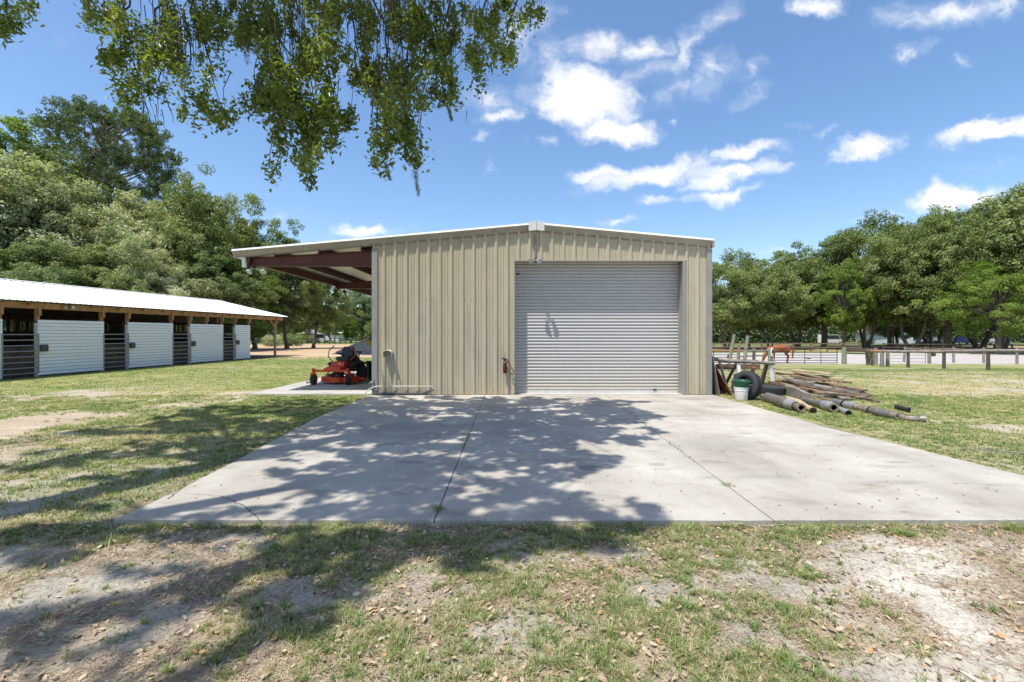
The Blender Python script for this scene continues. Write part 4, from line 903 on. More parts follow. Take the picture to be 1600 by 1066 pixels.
# undergrowth in front of the left wood and along the right tree line
def bush_mesh(seed, n, R, hz, size):
    rg = np.random.default_rng(seed); k = 16; cc = np.stack([rg.uniform(-1, 1, k)*R*.6, rg.uniform(-.5, .5, k)*R*.6, rg.uniform(.2, .75, k)*hz], 1)
    q = cc[rg.integers(0, k, n)]; d = rg.normal(size=(n, 3)); d /= np.linalg.norm(d, axis=1, keepdims=True); q = q+d*rg.uniform(.3, 1, (n, 1))**.5*R*.36
    q[:, 2] = np.abs(q[:, 2]); return leaf_mesh('shrub', q, d*.7+np.array([0, 0, .5])+rg.normal(size=(n, 3))*.4, size, size*.6, rg.uniform(0, 1, n), seed)
bm_ = bush_mesh(5, 3000, 2.4, 2.2, .2); bm_.materials.append(LM['oak'])
for (px, Y, sc, mt, lb) in [(455, 88, 1.2, 'oak', 'round shrub at the arena edge near the stable end post'), (425, 84, 1.0, 'mossy', 'pale shrub at the arena edge left of the stable end post'), (482, 118, 1.0, 'oak', 'shrub in front of the small white house'),
                           (1352, 100, .8, 'oak', 'shrub under the oaks left of the pale blue house'), (1465, 104, .6, 'oak_bright', 'clipped bright shrub by the pale blue house wall'), (1440, 104, .5, 'oak', 'small clipped shrub by the house wall')]:
    x = (px-800)/F*Y; o = link('shrub', bm_); o.location = (x, Y, float(H(x, Y))); o.scale = (sc,)*3; o.rotation_euler = (0, 0, rs.uniform(0, 6)); o.material_slots[0].link = 'OBJECT'; o.material_slots[0].material = LM[mt]
    tag(o, lb, 'shrub')

# the tall pine
def make_pine():
    Y = 55; px = 163; x = (px-800)/F*Y; z = float(H(x, Y)); T_ = empty('pine_tree', (x, Y, z), 0, 'tall dark pine with a wide flat crown rising above the wood behind the stable', 'tree', None)
    rr = random.Random(6); rg = np.random.default_rng(6); top = EYE+(HOR-168)/F*Y-z; s = MB()
    s.tube([(0, 0, -.3), (0, 0, top*.3), (.3, 0, top*.6), (0, 0, top*.8), (-.4, 0, top*.93)], [.5, .42, .34, .24, .08], 9)
    Q = []; Nr = []; Rn = []
    k_ = F/Y
    tips = []
    for i in range(150):
        a = rr.uniform(0, 2*PI); t_ = rr.random(); zf = .60+.40*t_
        prof = math.sqrt(max(0, 1-((zf-.66)/.36)**2)) if zf > .66 else max(.25, 1-(.66-zf)*2)
        rad = (7.5)*prof*rr.uniform(.35, 1.0)**.5
        P = Vector((math.cos(a)*rad+.3, math.sin(a)*rad, top*zf-.12*rad*(1-t_)))
        st = Vector((0, 0, max(top*.5, P.z-rad*.55-1)))
        m_ = st.lerp(P, .55)+Vector((0, 0, -.05*rad)); s.tube([st, m_, P], ([.13, .08, .02] if i % 3 == 0 else [.05, .03, .01]), 5, False); tips.append(P)
        n = 430; c = np.array(P)[None]+rg.normal(size=(14, 3))*np.array([.75, .75, .38]); w_ = rg.integers(0, 14, n); d = rg.normal(size=(n, 3)); d /= np.linalg.norm(d, axis=1, keepdims=True)
        Q.append(c[w_]+d*.22); Nr.append(np.cross(d, rg.normal(size=(n, 3)))); Rn.append(rg.uniform(0, 1, n)*.6+rr.random()*.4)
    s.build('trunk', MAT['bark_pale'], T_)
    me = leaf_mesh('crown', np.concatenate(Q), np.concatenate(Nr), .40, .075, np.concatenate(Rn), 6, .1); me.materials.append(LM['pine']); link('crown', me, T_)
make_pine()

# ------------------------------------------------------------------ the live oak over the drive
HL = leafmat('live_oak_leaves', [(0, (.055, .08, .02)), (.3, (.12, .16, .035)), (.7, (.20, .25, .06)), (.88, (.32, .34, .13)), (1, (.30, .21, .11))], .52, .34)
OAK = empty('live_oak', (-8.6, -1.6, float(H(-8.6, -1.6))), 0, 'big live oak whose leafy branches hang into the top left over the drive', 'tree')
o0 = Vector(OAK.location); rr = random.Random(12); rg = np.random.default_rng(12)
def inview(P, mg=0):
    if P[1] < .3: return False
    px = 800+F*P[0]/P[1]; py = HOR-F*(P[2]-EYE)/P[1]
    return -mg < px < 1600+mg and -mg < py < 1066+mg
sh = [ # shade on the ground in picture pixels: cx, cy, rx, ry
 (640,632,150,13),(770,632,90,12),(900,640,95,14),(985,652,55,11),(560,650,150,15),(700,660,150,18),(850,670,130,24),(960,680,75,20),(760,700,180,34),(600,700,130,30),(880,720,70,34),
 (520,745,120,32),(700,760,200,45),(830,770,110,34),(930,795,90,22),(450,790,140,26),(600,795,160,26),(760,800,160,28),(960,806,70,16),
 (560,690,60,20),(470,715,60,14),(850,838,150,22),(700,845,130,22),(600,838,100,16),(940,850,60,16),(740,875,60,16),
 (500,628,90,7),(420,640,110,8),(320,655,120,8),(430,662,120,10),(250,668,90,6),(170,672,90,5),(330,690,150,9),(200,708,170,10),(60,725,110,11),(420,700,70,9),(140,745,70,6),(250,735,60,7),
 (60,835,120,15),(210,822,140,10),(350,830,150,12),(60,868,80,12),(180,890,90,8),(290,880,130,20),(420,865,110,26),(510,900,70,36),(330,925,150,22),(200,950,150,24),(60,975,130,34),(450,960,80,26),(150,1000,120,20),(20,1010,80,26),(560,868,50,20),(380,985,60,14),(10,790,70,8),(120,790,50,5)]
gX, gY = np.meshgrid(np.arange(-14, 4, .06), np.arange(2.0, 13.2, .06)); gXf = gX.ravel(); gYf = gY.ravel()
pX = 800+F*gXf/gYf; pY = HOR+F*EYE/gYf
val = np.full(len(gXf), -9.0)
for (cx, cy, rx, ry) in sh: val = np.maximum(val, 1-np.hypot((pX-cx)/rx, (pY-cy)/ry))
nse = (fbm(gXf*1.7, gYf*1.7, 91, 4)-.5)*1.5
hol = fbm(gXf*1.9+5, gYf*3.0, 55, 3)
hol2 = fbm(gXf*3.3+9, gYf*3.3, 57, 3); keep = (val*1.15+nse*1.25 > .06) & (hol < .635) & (hol2 < .655)
gXk = gXf[keep]; gYk = gYf[keep]; P = []
dx_, dy_ = .345/1.32, .37/1.32
zfield = 8.3+1.9*fbm(gXk*.35, gYk*.35, 14, 3)
for rep in range(5):
    n = len(gXk); z = zfield+rg.normal(size=n)*.45
    gx_ = gXk+rg.uniform(-.06, .06, n); gy_ = gYk+rg.uniform(-.06, .06, n)
    # anything that would show in the picture is lifted along its own sun ray until it is out of frame
    for _ in range(14):
        yy = gy_-dy_*z; xx = gx_-dx_*z; py = HOR-F*(z-EYE)/np.maximum(yy, .3)
        vis = (yy > .3) & (py > -12) & (np.abs(xx/np.maximum(yy, .3)) < 1.2); z = np.where(vis, z+.5, z)
    P.append(np.stack([gx_-dx_*z, gy_-dy_*z, z], 1))
up = np.concatenate(P); up = up[rg.uniform(size=len(up)) < .70]
upn = rg.normal(size=up.shape)*.6+np.array([0, 0, 1.0])
# hanging sprays seen at the top of the picture
hang = [ # cx, cy, rx, ry, depth, density
 (165,12,45,45,6.2,.8),(185,60,48,45,6.2,1),(215,105,50,40,6.3,1),(205,150,32,26,6.3,.9),(250,70,45,45,6.5,.8),(262,140,40,28,6.5,.9),(300,110,50,38,6.5,1.1),(340,130,42,40,6.4,1.1),(345,175,30,26,6.4,1),(310,180,22,16,6.4,.7),(300,160,40,25,6.4,.8),
 (292,28,45,28,6.8,1.1),(345,40,55,40,6.8,1.2),(290,60,30,20,6.8,.5),(400,30,50,50,6.6,1.3),(395,75,32,38,6.6,1.1),(440,55,45,50,6.5,1.2),(430,130,48,40,6.2,1.1),(405,165,36,34,6.2,1),(465,110,45,45,6.2,1.2),(480,160,46,40,6.1,1.2),(450,205,44,38,6.1,1.1),(430,255,22,28,6.0,.9),(460,245,26,22,6.0,.8),(510,200,44,38,6.1,1.2),(535,185,26,26,6.1,1),(480,265,14,26,6.0,.9),(495,235,30,30,6.1,1),(500,90,36,60,6.3,1.0),(490,25,40,40,6.6,1),
 (545,40,45,45,6.9,1),(560,90,34,30,6.9,.8),(565,125,26,20,6.9,1),(600,60,45,60,6.7,1.2),(640,60,40,60,6.6,1.4),(600,120,36,36,6.5,1.2),(640,120,36,40,6.4,1.5),(625,170,34,30,6.2,1.3),(598,150,30,26,6.3,1),(600,215,22,40,6.0,1.0),(632,205,28,26,6.0,1.2),(645,235,22,26,6.0,1.1),(596,255,12,14,6.0,.6),(650,255,12,14,6.0,.9),
 (680,40,40,45,6.6,1.2),(700,90,46,40,6.5,1.1),(685,130,36,30,6.5,1),(700,155,22,16,6.4,.9),(690,160,40,12,6.4,.6),(740,60,44,44,6.7,1.1),(735,110,34,24,6.6,1),(760,30,40,36,6.9,1),(790,60,34,34,6.9,1),(800,20,40,26,7.0,1),(780,90,26,18,6.9,.8),(830,12,24,18,7.0,.8),(560,12,80,18,7,1),(680,8,90,16,7,1),(450,10,80,16,7,1),
 (14,28,26,26,6.0,1),(45,4,22,10,6.0,.8),(10,48,14,8,6,.7)]
Ls = []; Ns = []; Rn = []; s = MB(); moss = MB(); 
spray_tips = []
for (cx, cy, rx, ry, Yd, den) in hang:
    nb = max(2, int(rx*ry/95*den)); cl = rg.uniform()
    for _ in range(nb):
        a = rg.uniform(0, 2*PI); rad = rg.uniform()**.5
        bx = cx+math.cos(a)*rx*rad*.86; by = cy+math.sin(a)*ry*rad*.86; Yb = Yd+rg.normal()*.35
        if fbm(bx/30, by/44, 66, 3) < (.43 if by < 165 or bx < 560 else .30): continue
        c = np.array(at(bx, by, Yb)); n = int(rg.integers(34, 62)); ext = np.array([.042, .042, .075])*rg.uniform(.7, 1.5)
        q = c+rg.normal(size=(n, 3))*ext; Ls.append(q); Ns.append(rg.normal(size=(n, 3))*.9+np.array([0, -.1, .6])); Rn.append(np.clip(.25*cl+.2*rg.uniform()+.6*rg.uniform(0, 1, n), 0, 1))
        # the twig that carries it, drooping from above
        if rg.uniform() < .3:
            Pq = Vector(c); h = rg.uniform(.35, .9); u0 = Pq+Vector((rg.normal()*.12, rg.normal()*.15, h)); u1 = Pq+Vector((rg.normal()*.05, rg.normal()*.06, h*.5)); s.tube([u0, u1, Pq, Pq-Vector((0, 0, .06))], [.006, .0045, .003, .001], 4, False)
# stems that carry the sprays: from a limb above the frame down through them
limb_pts = [Vector((-8.4, -1.4, 4.2)), Vector((-7.6, .8, 7.2)), Vector((-6.2, 3.4, 8.9)), Vector((-4.4, 5.6, 9.4)), Vector((-2.4, 6.9, 9.3)), Vector((-.6, 7.6, 8.9))]
tk = MB(); L0 = -o0
tk.tube([Vector((-8.6, -1.6, -.4)), Vector((-8.6, -1.6, .3)), Vector((-8.5, -1.5, 2)), Vector((-8.5, -1.5, 3.6))]+limb_pts[1:], [.75, .58, .48, .46, .30, .24, .17, .11, .05], 12)
for pts, r0 in [([(-8.5, -1.5, 3.4), (-7.5, -2.5, 6), (-6, -2.5, 8.6), (-4.5, -1, 9.8), (-3.2, 1.0, 10.2)], .3), ([(-8.5, -1.5, 3.4), (-10.5, 0, 6.5), (-11.5, 2, 8.5), (-11, 4, 9.5)], .26), ([(-8.5, -1.5, 3), (-9.5, -4, 6), (-10, -6, 8)], .26), ([(-7.0, .8, 7.1), (-5.6, 1.8, 8.6), (-4.2, 2.8, 9.5), (-3, 4.0, 9.9)], .2)]:
    tk.tube(pts, [r0*(1-.85*i/(len(pts)-1)) for i in range(len(pts))], 8)
for (a_, b_, r0) in [((470, -60), (470, 70), .02), ((420, -40), (400, 30), .02)]:
    pass
stems = [[(300, -70), (245, 20), (240, 90), (262, 160)], [(240, -60), (180, 30), (200, 110)], [(330, -60), (300, 20), (330, 100), (345, 165)], [(385, -60), (425, 20), (445, 75), (480, 120), (500, 180)], [(420, -80), (410, 20), (430, 140), (450, 230), (432, 270)],
         [(560, -60), (600, 40), (610, 120), (600, 230)], [(660, -60), (640, 60), (632, 150), (645, 240)], [(720, -60), (690, 50), (700, 140)], [(790, -60), (750, 30), (740, 100)], [(840, -60), (800, 20), (782, 80)], [(520, -70), (500, 60), (530, 180)], [(540, -60), (555, 50), (566, 120)], [(10, -60), (8, 10), (14, 46)], [(265, -50), (255, 40), (300, 130)]]
for st in stems:
    Yd = 6.4+rr.uniform(-.2, .4); pts = [at(x, y, Yd+.35*(1-i/len(st))) for i, (x, y) in enumerate(st)]; q = []
    for a_, b_ in zip(pts, pts[1:]):
        for k in range(4): q.append(a_.lerp(b_, k/4)+Vector((rr.uniform(-.03, .03), rr.uniform(-.05, .05), rr.uniform(-.02, .02))))
    q.append(pts[-1]); n = len(q); s.tube(q, [.016*(1-.85*i/n)+.002 for i in range(n)], 5, False)
    near = min(limb_pts, key=lambda p: (p-q[0]).length); tk.tube([near, near.lerp(q[0], .5)+Vector((0, 0, .5)), q[0]], [.045, .03, .017], 5, False)
# bare dangling twigs
for (cx, cy, n, ln) in [(255, 60, 16, 110), (268, 90, 16, 90), (285, 70, 14, 90), (232, 165, 9, 45), (222, 100, 8, 40), (300, 90, 10, 60), (605, 60, 22, 110), (620, 30, 20, 110), (560, 40, 14, 90), (590, 110, 12, 60), (705, 60, 14, 80), (690, 40, 12, 90), (440, 90, 16, 90), (460, 60, 14, 90), (600, 185, 8, 40), (765, 20, 10, 60), (240, 175, 5, 40), (700, 165, 3, 25), (370, 30, 8, 60)]:
    for _ in range(n):
        x = cx+rr.gauss(0, 14); y = cy+rr.gauss(0, 12); Yd = 6.4+rr.uniform(-.3, .4); q = []; dx0 = rr.uniform(-.15, .45)
        for k in range(6): q.append(at(x+dx0*k*ln/6*rr.uniform(.6, 1.2), y-ln*.5+k*ln/5.5, Yd))
        s.tube(q, [.0065, .0055, .0045, .0035, .0025, .001], 4, False)
# twigs and limbs through the high crown
for _ in range(420):
    p = Vector(up[rr.randrange(len(up))]); near = min(limb_pts+[Vector((-4.5, -1, 9.8)), Vector((-3.2, 1.0, 10.2)), Vector((-11, 3, 9)), Vector((-4.2, 2.8, 9.5)), Vector((-5.6, 1.8, 8.6))], key=lambda q: (q-p).length)
    if (near-p).length > 5: continue
    m_ = near.lerp(p, .5)+Vector((rr.uniform(-.3, .3), rr.uniform(-.3, .3), rr.uniform(0, .4)))
    if inview(m_) or inview(near.lerp(p, .75)) or inview(near.lerp(p, .25)): continue
    tk.tube([near, m_, p], [.035, .02, .006], 5, False)
for ob, nm, mt in ((tk, 'trunk', 'bark'), (s, 'twigs', 'twig')):
    ob.v = [tuple(Vector(p)-o0) for p in ob.v]; ob.build(nm, MAT[mt], OAK)
hq = np.concatenate(Ls); nH = len(hq)
me = leaf_mesh('crown', np.concatenate([hq, up])-np.array(o0), np.concatenate([np.concatenate(Ns), upn]), np.concatenate([np.full(nH, .080), np.full(len(up), .13)]), np.concatenate([np.full(nH, .036), np.full(len(up), .08)]), np.concatenate([np.concatenate(Rn), rg.uniform(0, .9, len(up))]), 12)
me.materials.append(HL); link('crown', me, OAK)
# strands of hanging moss
mq = []
for (x, y, l, w_) in [(648, 262, 44, .02), (603, 258, 22, .014), (700, 168, 20, .01), (402, 125, 26, .016), (455, 140, 40, .03), (380, 40, 60, .035)]:
    n = 160; t_ = rg.uniform(0, 1, n); c = np.array(at(x, y, 6.1)); e = np.array(at(x+6, y+l, 6.1)); mq.append(c+(e-c)*t_[:, None]+rg.normal(size=(n, 3))*w_*(1-.6*t_[:, None]))
mq = np.concatenate(mq); mme = leaf_mesh('hanging_moss', mq-np.array(o0), rg.normal(size=mq.shape)*np.array([1, 1, .1]), .07, .007, rg.uniform(0, 1, len(mq)), 3)
mme.materials.append(M('moss', (.16, .165, .14), .9, .3, 9)); link('hanging_moss', mme, OAK)

# ------------------------------------------------------------------ things stacked right of the workshop
def hz(x, y): return float(H(x, y))
def shift(P, dz): return Vector((P[0], P[1], P[2]+dz))
# white bucket with the green tub in it
bp_ = gnd(1158, 626); B = empty('bucket', bp_, .3, 'white plastic bucket with faded print standing by the leaning tyre', 'bucket')
s = MB(); s.lathe([(0, .0), (.155, 0), (.165, .02), (.185, .33), (.195, .335), (.195, .36), (.185, .36), (.175, .34), (.15, .03), (0, .03)], (0, 0, 0), 28); s.lathe([(.184, .27), (.192, .275), (.192, .285), (.184, .29)], (0, 0, 0), 28); s.build('bucket_body', MAT['plastic_white'], B)
mm('faded_print', (.62, .42, .42), .6, .2, 9)
s = MB(); 
for (z, w_) in ((.19, .13), (.16, .15), (.11, .09)):
    for k in range(8):
        a = -PI/2+(k-3.5)*w_/8/.176; r_ = .1775+.02*(z/.33); s.box((r_*math.cos(a), r_*math.sin(a), z), (.003, w_/9, .012), (0, 0, a))
s.build('print', MAT['faded_print'], B); B.scale = (.88, .88, .95)
s = MB(); s.tube([(.19*math.cos(a), .19*math.sin(a), .30-.16*math.sin((a+.2)/2.8*PI)) for a in np.linspace(-.2, 2.6, 12)], .005, 5); s.build('bail_handle', MAT['galv'], B)
s = MB(); s.lathe([(0, .0), (.14, 0), (.15, .02), (.185, .20), (.21, .205), (.21, .225), (.185, .225), (.17, .205), (.135, .03), (0, .03)], (0, 0, 0), 28)
tag(s.build('round_tub', MAT['plastic_green'], None, shift(bp_, .285), (.05, .04, 0)), 'dark green round tub sitting in the top of the white bucket', 'tub')
# tyres
def tyre_mesh(R, r, wd):
    s = MB(); s.lathe([(r, -wd*.36), (r+.02, -wd*.46), (R-.10, -wd*.52), (R-.035, -wd*.47), (R-.008, -wd*.38), (R, -wd*.2), (R, wd*.2), (R-.008, wd*.38), (R-.035, wd*.47), (R-.10, wd*.52), (r+.02, wd*.46), (r, wd*.36), (r+.035, wd*.33), (R-.05, wd*.40), (R-.04, 0), (R-.05, -wd*.40), (r+.035, -wd*.33)], (0, 0, 0), 40, 'Z', True)
    n = 56
    for k in range(n):
        a = 2*PI*k/n
        for zz_ in (-.30, -.10, .10, .30): s.box(((R+.001)*math.cos(a+zz_*.12), (R+.001)*math.sin(a+zz_*.12), wd*zz_), (.012, 2*PI*R/n*.66, wd*.155), (0, 0, a))
    return s
ty = tyre_mesh(.37, .215, .24).build('tyre', MAT['rubber']); c_ = gnd(1183, 625)
ty.location = (c_.x-.21, c_.y+.12, c_.z+.355); ty.rotation_euler = Euler((math.radians(4), math.radians(-76), math.radians(24)), 'XYZ')
tag(ty, 'worn tyre standing upright behind the white bucket', 'tyre', 'old tyres')
c2 = gnd(1206, 619); c2.y += .25; c2.x += .1
t2 = ty.copy(); C.objects.link(t2); t2.location = (c2.x, c2.y, c2.z+.13); t2.rotation_euler = (0.02, .03, .4); tag(t2, 'tyre lying flat beside the upright tyre, lowest and nearest', 'tyre', 'old tyres')
t3 = ty.copy(); C.objects.link(t3); t3.location = (c2.x-.20, c2.y+.8, c2.z+.13); t3.rotation_euler = (0, 0, .1); tag(t3, 'tyre lying flat at the bottom of the rear stack behind the upright tyre', 'tyre', 'old tyres')
t4 = ty.copy(); C.objects.link(t4); t4.location = (c2.x-.24, c2.y+.82, c2.z+.38); t4.rotation_euler = (.02, -.03, .9); t4.scale = (.92, .92, .95); tag(t4, 'smaller tyre lying on top of the rear stack behind the upright tyre', 'tyre', 'old tyres')
# exhaust parts lying in the grass
def exhaust(label, P, prof, bore, mats, name='muffler', ext=None):
    """P: axis points, prof: (t, r, mat) along the axis"""
    kk = .78; prof = [((t0, r0*kk), (t1, r1*kk), m) if not isinstance(t0, tuple) else None for (t0, r0), (t1, r1), m in prof]; P = [Vector(p)-Vector((0, 0, .03)) for p in P]; T_ = empty(name, (P[0].x, P[0].y, hz(P[0].x, P[0].y)), 0, label, 'exhaust part'); o_ = Vector(T_.location)
    def pt(t): return P[0].lerp(P[-1], t)-o_
    nm = {'rusty_steel': 'shell', 'rust': 'rusty_pipe', 'steel_bright': 'cone', 'galv': 'band', 'soot': 'bore'}
    for (t0, r0), (t1, r1), m in prof: MB().tube([pt(t0), pt(t1)], [r0, r1], 22, False).build(nm.get(m, 'shell'), MAT[m], T_)
    d = (P[-1]-P[0]).normalized(); e = pt(prof[-1][1][0]); r_ = prof[-1][1][1]
    s = MB(); q = d.to_track_quat('Z', 'Y').to_matrix().to_4x4(); s.T = Matrix.Translation(e) @ q; s.lathe([(r_, -.02), (r_+.012, -.02), (r_+.012, .012), (r_-.024, .012), (r_-.024, -.02)], (0, 0, 0), 22, 'Z', True); s.build('flange', MAT['rust'], T_)
    s = MB(); s.T = Matrix.Translation(e) @ q; s.lathe([(r_-.022, .0), (r_-.022, -.22), (0, -.22)], (0, 0, 0), 18); s.build('bore', MAT['soot'], T_)
    st = pt(0); s = MB(); s.T = Matrix.Translation(st) @ q; r0 = prof[0][0][1]; s.lathe([(0, .0), (r0, .0)], (0, 0, 0), 18); s.build('end_cap', MAT['soot'], T_)
    return T_
def gz(px, py, r): p = gnd(px, py); return Vector((p.x, p.y, hz(p.x, p.y)+r))
a_ = gz(1190, 626, .15); b_ = gz(1252, 646, .15)
exhaust('fattest grey steel muffler, nearest the slab and the tyres, with an open dark end', [a_, b_], [((0, .07), (.10, .07), 'rust'), ((.10, .07), (.17, .155), 'rusty_steel'), ((.17, .155), (.44, .16), 'rusty_steel'), ((.44, .168), (.46, .168), 'rust'), ((.46, .16), (.72, .16), 'rusty_steel'), ((.72, .16), (.88, .12), 'galv'), ((.88, .095), (.94, .095), 'rust'), ((.94, .11), (1, .105), 'rusty_steel')], None, None)
for k, (t_, r_) in enumerate([]): pass
# tan elbow pipe
p0, p1, p2 = gz(1249, 634, .06), gz(1258, 640, .06), gz(1271, 646, .055)
T_ = empty('exhaust_pipe', (p0.x, p0.y, hz(p0.x, p0.y)), 0, 'short bent tan exhaust pipe lying against the open end of the fattest muffler', 'pipe'); o_ = Vector(T_.location)
s = MB(); s.tube([p0-o_+Vector((-.1, .3, .05)), p0-o_, p1-o_, p2-o_], [.07, .085, .075, .06], 16, False); s.build('pipe', MAT['wood_pale'], T_); s = MB(); s.tube([p2-o_-(p2-p1).normalized()*.03, p2-o_], [.068, .068], 16, False); s.tube([p1-o_, p2-o_], [.045, .05], 12); s.build('tip', MAT['soot'], T_)
a_ = gz(1256, 629, .10); b_ = gz(1303, 645, .14)
exhaust('middle muffler with a shiny flared end, between the fattest and the longest exhaust', [a_, b_], [((0, .07), (.2, .09), 'rusty_steel'), ((.2, .085), (.42, .085), 'rusty_steel'), ((.42, .10), (.45, .115), 'rust'), ((.45, .115), (.72, .13), 'rusty_steel'), ((.72, .13), (.88, .15), 'steel_bright'), ((.88, .15), (.97, .115), 'galv'), ((.97, .11), (1, .11), 'rust')], None, None)
p0, p1, p2 = gz(1299, 637, .05), gz(1312, 643, .05), gz(1326, 650, .05)
T_ = empty('exhaust_pipe', (p0.x, p0.y, hz(p0.x, p0.y)), 0, 'small exhaust tip with a shiny end lying right of the middle muffler', 'pipe'); o_ = Vector(T_.location)
s = MB(); s.tube([p0-o_+Vector((-.05, .1, .08)), p0-o_, p1-o_], .045, 12, False); s.build('pipe', MAT['rust'], T_); s = MB(); s.tube([p1-o_, p2-o_], [.06, .062], 16, False); s.build('tip', MAT['steel_bright'], T_); s = MB(); s.tube([p1-o_, p2-o_-(p2-p1).normalized()*.02], .05, 12); s.build('bore', MAT['soot'], T_)
a_ = gz(1302, 634, .12); b_ = gz(1402, 657, .11)
exhaust('longest exhaust section, banded tan and grey, lying lengthwise in the grass', [a_, b_], [((0, .10), (.03, .115), 'rust'), ((.03, .115), (.20, .115), 'rusty_steel'), ((.20, .125), (.225, .125), 'soot'), ((.225, .112), (.40, .112), 'galv'), ((.40, .10), (.62, .10), 'rust'), ((.62, .11), (.64, .11), 'soot'), ((.64, .105), (.76, .115), 'rusty_steel'), ((.76, .125), (.78, .125), 'rust'), ((.78, .12), (.93, .105), 'rusty_steel'), ((.93, .10), (1.0, .06), 'rust')], None, None, name='exhaust_section')
p0, p1, p2 = gz(1398, 655, .07), gz(1422, 659, .055), gz(1436, 660, .06)
T_ = empty('exhaust_pipe', (p0.x, p0.y, hz(p0.x, p0.y)), 0, 'brown flared downpipe at the right tip of the exhaust parts', 'pipe'); o_ = Vector(T_.location)
s = MB(); s.tube([p0-o_, p0.lerp(p1, .5)-o_-Vector((0, 0, .02)), p1-o_, p2-o_], [.06, .065, .06, .06], 14, False); s.build('pipe', MAT['rust'], T_); s = MB(); s.tube([p2-o_, p2-o_+(p2-p1).normalized()*.09], [.07, .085], 16, False); s.build('flange', MAT['rusty_steel'], T_); s = MB(); s.tube([p1-o_, p2-o_+(p2-p1).normalized()*.07], [.05, .065], 12); s.build('bore', MAT['soot'], T_)
p0, p1 = gz(1400, 646, .14), gz(1420, 650, .12); s = MB(); s.tube([p0-p0, p1-p0], .05, 14); s.tube([(p1-p0)*.9, (p1-p0)*1.02], .056, 14); tag(s.build('black_canister', MAT['plastic_black'], None, p0), 'short glossy black cylinder resting on the brown downpipe', 'cylinder')

# planks in the low heap, every one a board of its own
PL = ['wood_old', 'wood_grey', 'wood_pale', 'wood_dark', 'wood_old', 'wood_grey']
def plank(pa, pb, w_, h_, mat, label, group='old boards in the low heap', roll=0):
    pa = Vector(pa); pb = Vector(pb); c = (pa+pb)/2; d = pb-pa; L_ = d.length
    s = MB(); n = 6; vs = []
    for k in range(n+1):
        x = -L_/2+L_*k/n; z = .012*math.sin(k*1.3+L_*7); y = .006*math.sin(k*2.1+L_*5); e = rs.uniform(-.008, .008) if k in (0, n) else 0
        vs += [(x+e, y-w_/2, z-h_/2), (x-e, y+w_/2, z-h_/2), (x-e, y+w_/2, z+h_/2), (x+e, y-w_/2, z+h_/2)]
    fs = [(0, 1, 2, 3), (n*4+3, n*4+2, n*4+1, n*4)]+[(i*4+j, i*4+(j+1) % 4, i*4+4+(j+1) % 4, i*4+4+j) for i in range(n) for j in range(4)]
    s.add(vs, fs); o = s.build('board', MAT[mat], None, c); q = d.to_track_quat('X', 'Z'); o.rotation_mode = 'XYZ'; o.rotation_euler = q.to_euler(); o.rotation_euler.x += roll
    return tag(o, label, 'board', group)
rp = random.Random(77)
def hp(px, py, h): p = gnd(px, py); return Vector((p.x, p.y, hz(p.x, p.y)+h))
spec = [ # endpoints in the heap by ground position, height, width, thickness, material, label
 ((1196, 607), (1300, 617), .10, .22, .05, 'wood_old'), ((1205, 612), (1290, 625), .08, .18, .06, 'wood_grey'), ((1228, 617), (1262, 629), .12, .10, .20, 'wood_grey'), ((1240, 612), (1330, 626), .10, .2, .04, 'wood_old'),
 ((1190, 600), (1270, 606), .22, .26, .03, 'wood_grey'), ((1216, 600), (1283, 607), .31, .22, .035, 'wood_old'), ((1240, 598), (1298, 603), .38, .30, .025, 'wood_pale'), ((1205, 600), (1262, 603), .36, .25, .03, 'wood_pale'),
 ((1250, 607), (1320, 615), .20, .16, .04, 'wood_old'), ((1262, 605), (1345, 618), .13, .18, .03, 'wood_dark'), ((1280, 606), (1360, 621), .07, .14, .03, 'wood_dark'), ((1290, 612), (1350, 624), .06, .2, .03, 'wood_old'),
 ((1232, 606), (1310, 612), .26, .12, .05, 'wood_pale'), ((1222, 609), (1300, 619), .22, .14, .04, 'wood_grey'), ((1248, 616), (1300, 628), .05, .16, .05, 'wood_old'), ((1300, 614), (1372, 630), .04, .10, .03, 'wood_dark'),
 ((1210, 605), (1275, 612), .28, .18, .04, 'wood_grey'), ((1270, 601), (1318, 604), .25, .25, .025, 'wood_pale'), ((1192, 604), (1240, 612), .30, .18, .03, 'wood_pale'), ((1264, 610), (1340, 622), .16, .1, .04, 'wood_grey'),
 ((1242, 602), (1290, 611), .34, .12, .03, 'wood_dark'), ((1310, 610), (1366, 620), .05, .16, .02, 'wood_dark'), ((1282, 616), (1322, 627), .10, .2, .03, 'wood_grey'), ((1200, 597), (1260, 598), .42, .2, .02, 'wood_pale'), ((1228, 611), (1268, 618), .30, .16, .05, 'wood_grey'),
 ((1214, 606), (1306, 616), .17, .2, .05, 'wood_old'), ((1222, 603), (1330, 611), .24, .16, .04, 'wood_old'), ((1256, 613), (1336, 620), .11, .22, .05, 'wood_old'), ((1236, 608), (1296, 613), .33, .2, .035, 'wood_old'), ((1286, 609), (1352, 617), .14, .18, .04, 'wood_old'), ((1206, 609), (1256, 620), .20, .22, .05, 'wood_old')]
lab = {2: 'short thick grey beam end at the front of the board heap, beside the fattest muffler', 6: 'pale wide board highest on the heap at its right', 7: 'pale yellowish board across the top left of the heap', 15: 'thin dark board sticking out of the right end of the heap', 17: 'pale flat board at the back right corner of the heap', 0: 'brown board along the bottom of the heap next to the flat tyres', 10: 'long dark thin board running out to the right over the exhausts', 23: 'long pale board at the very back of the heap'}
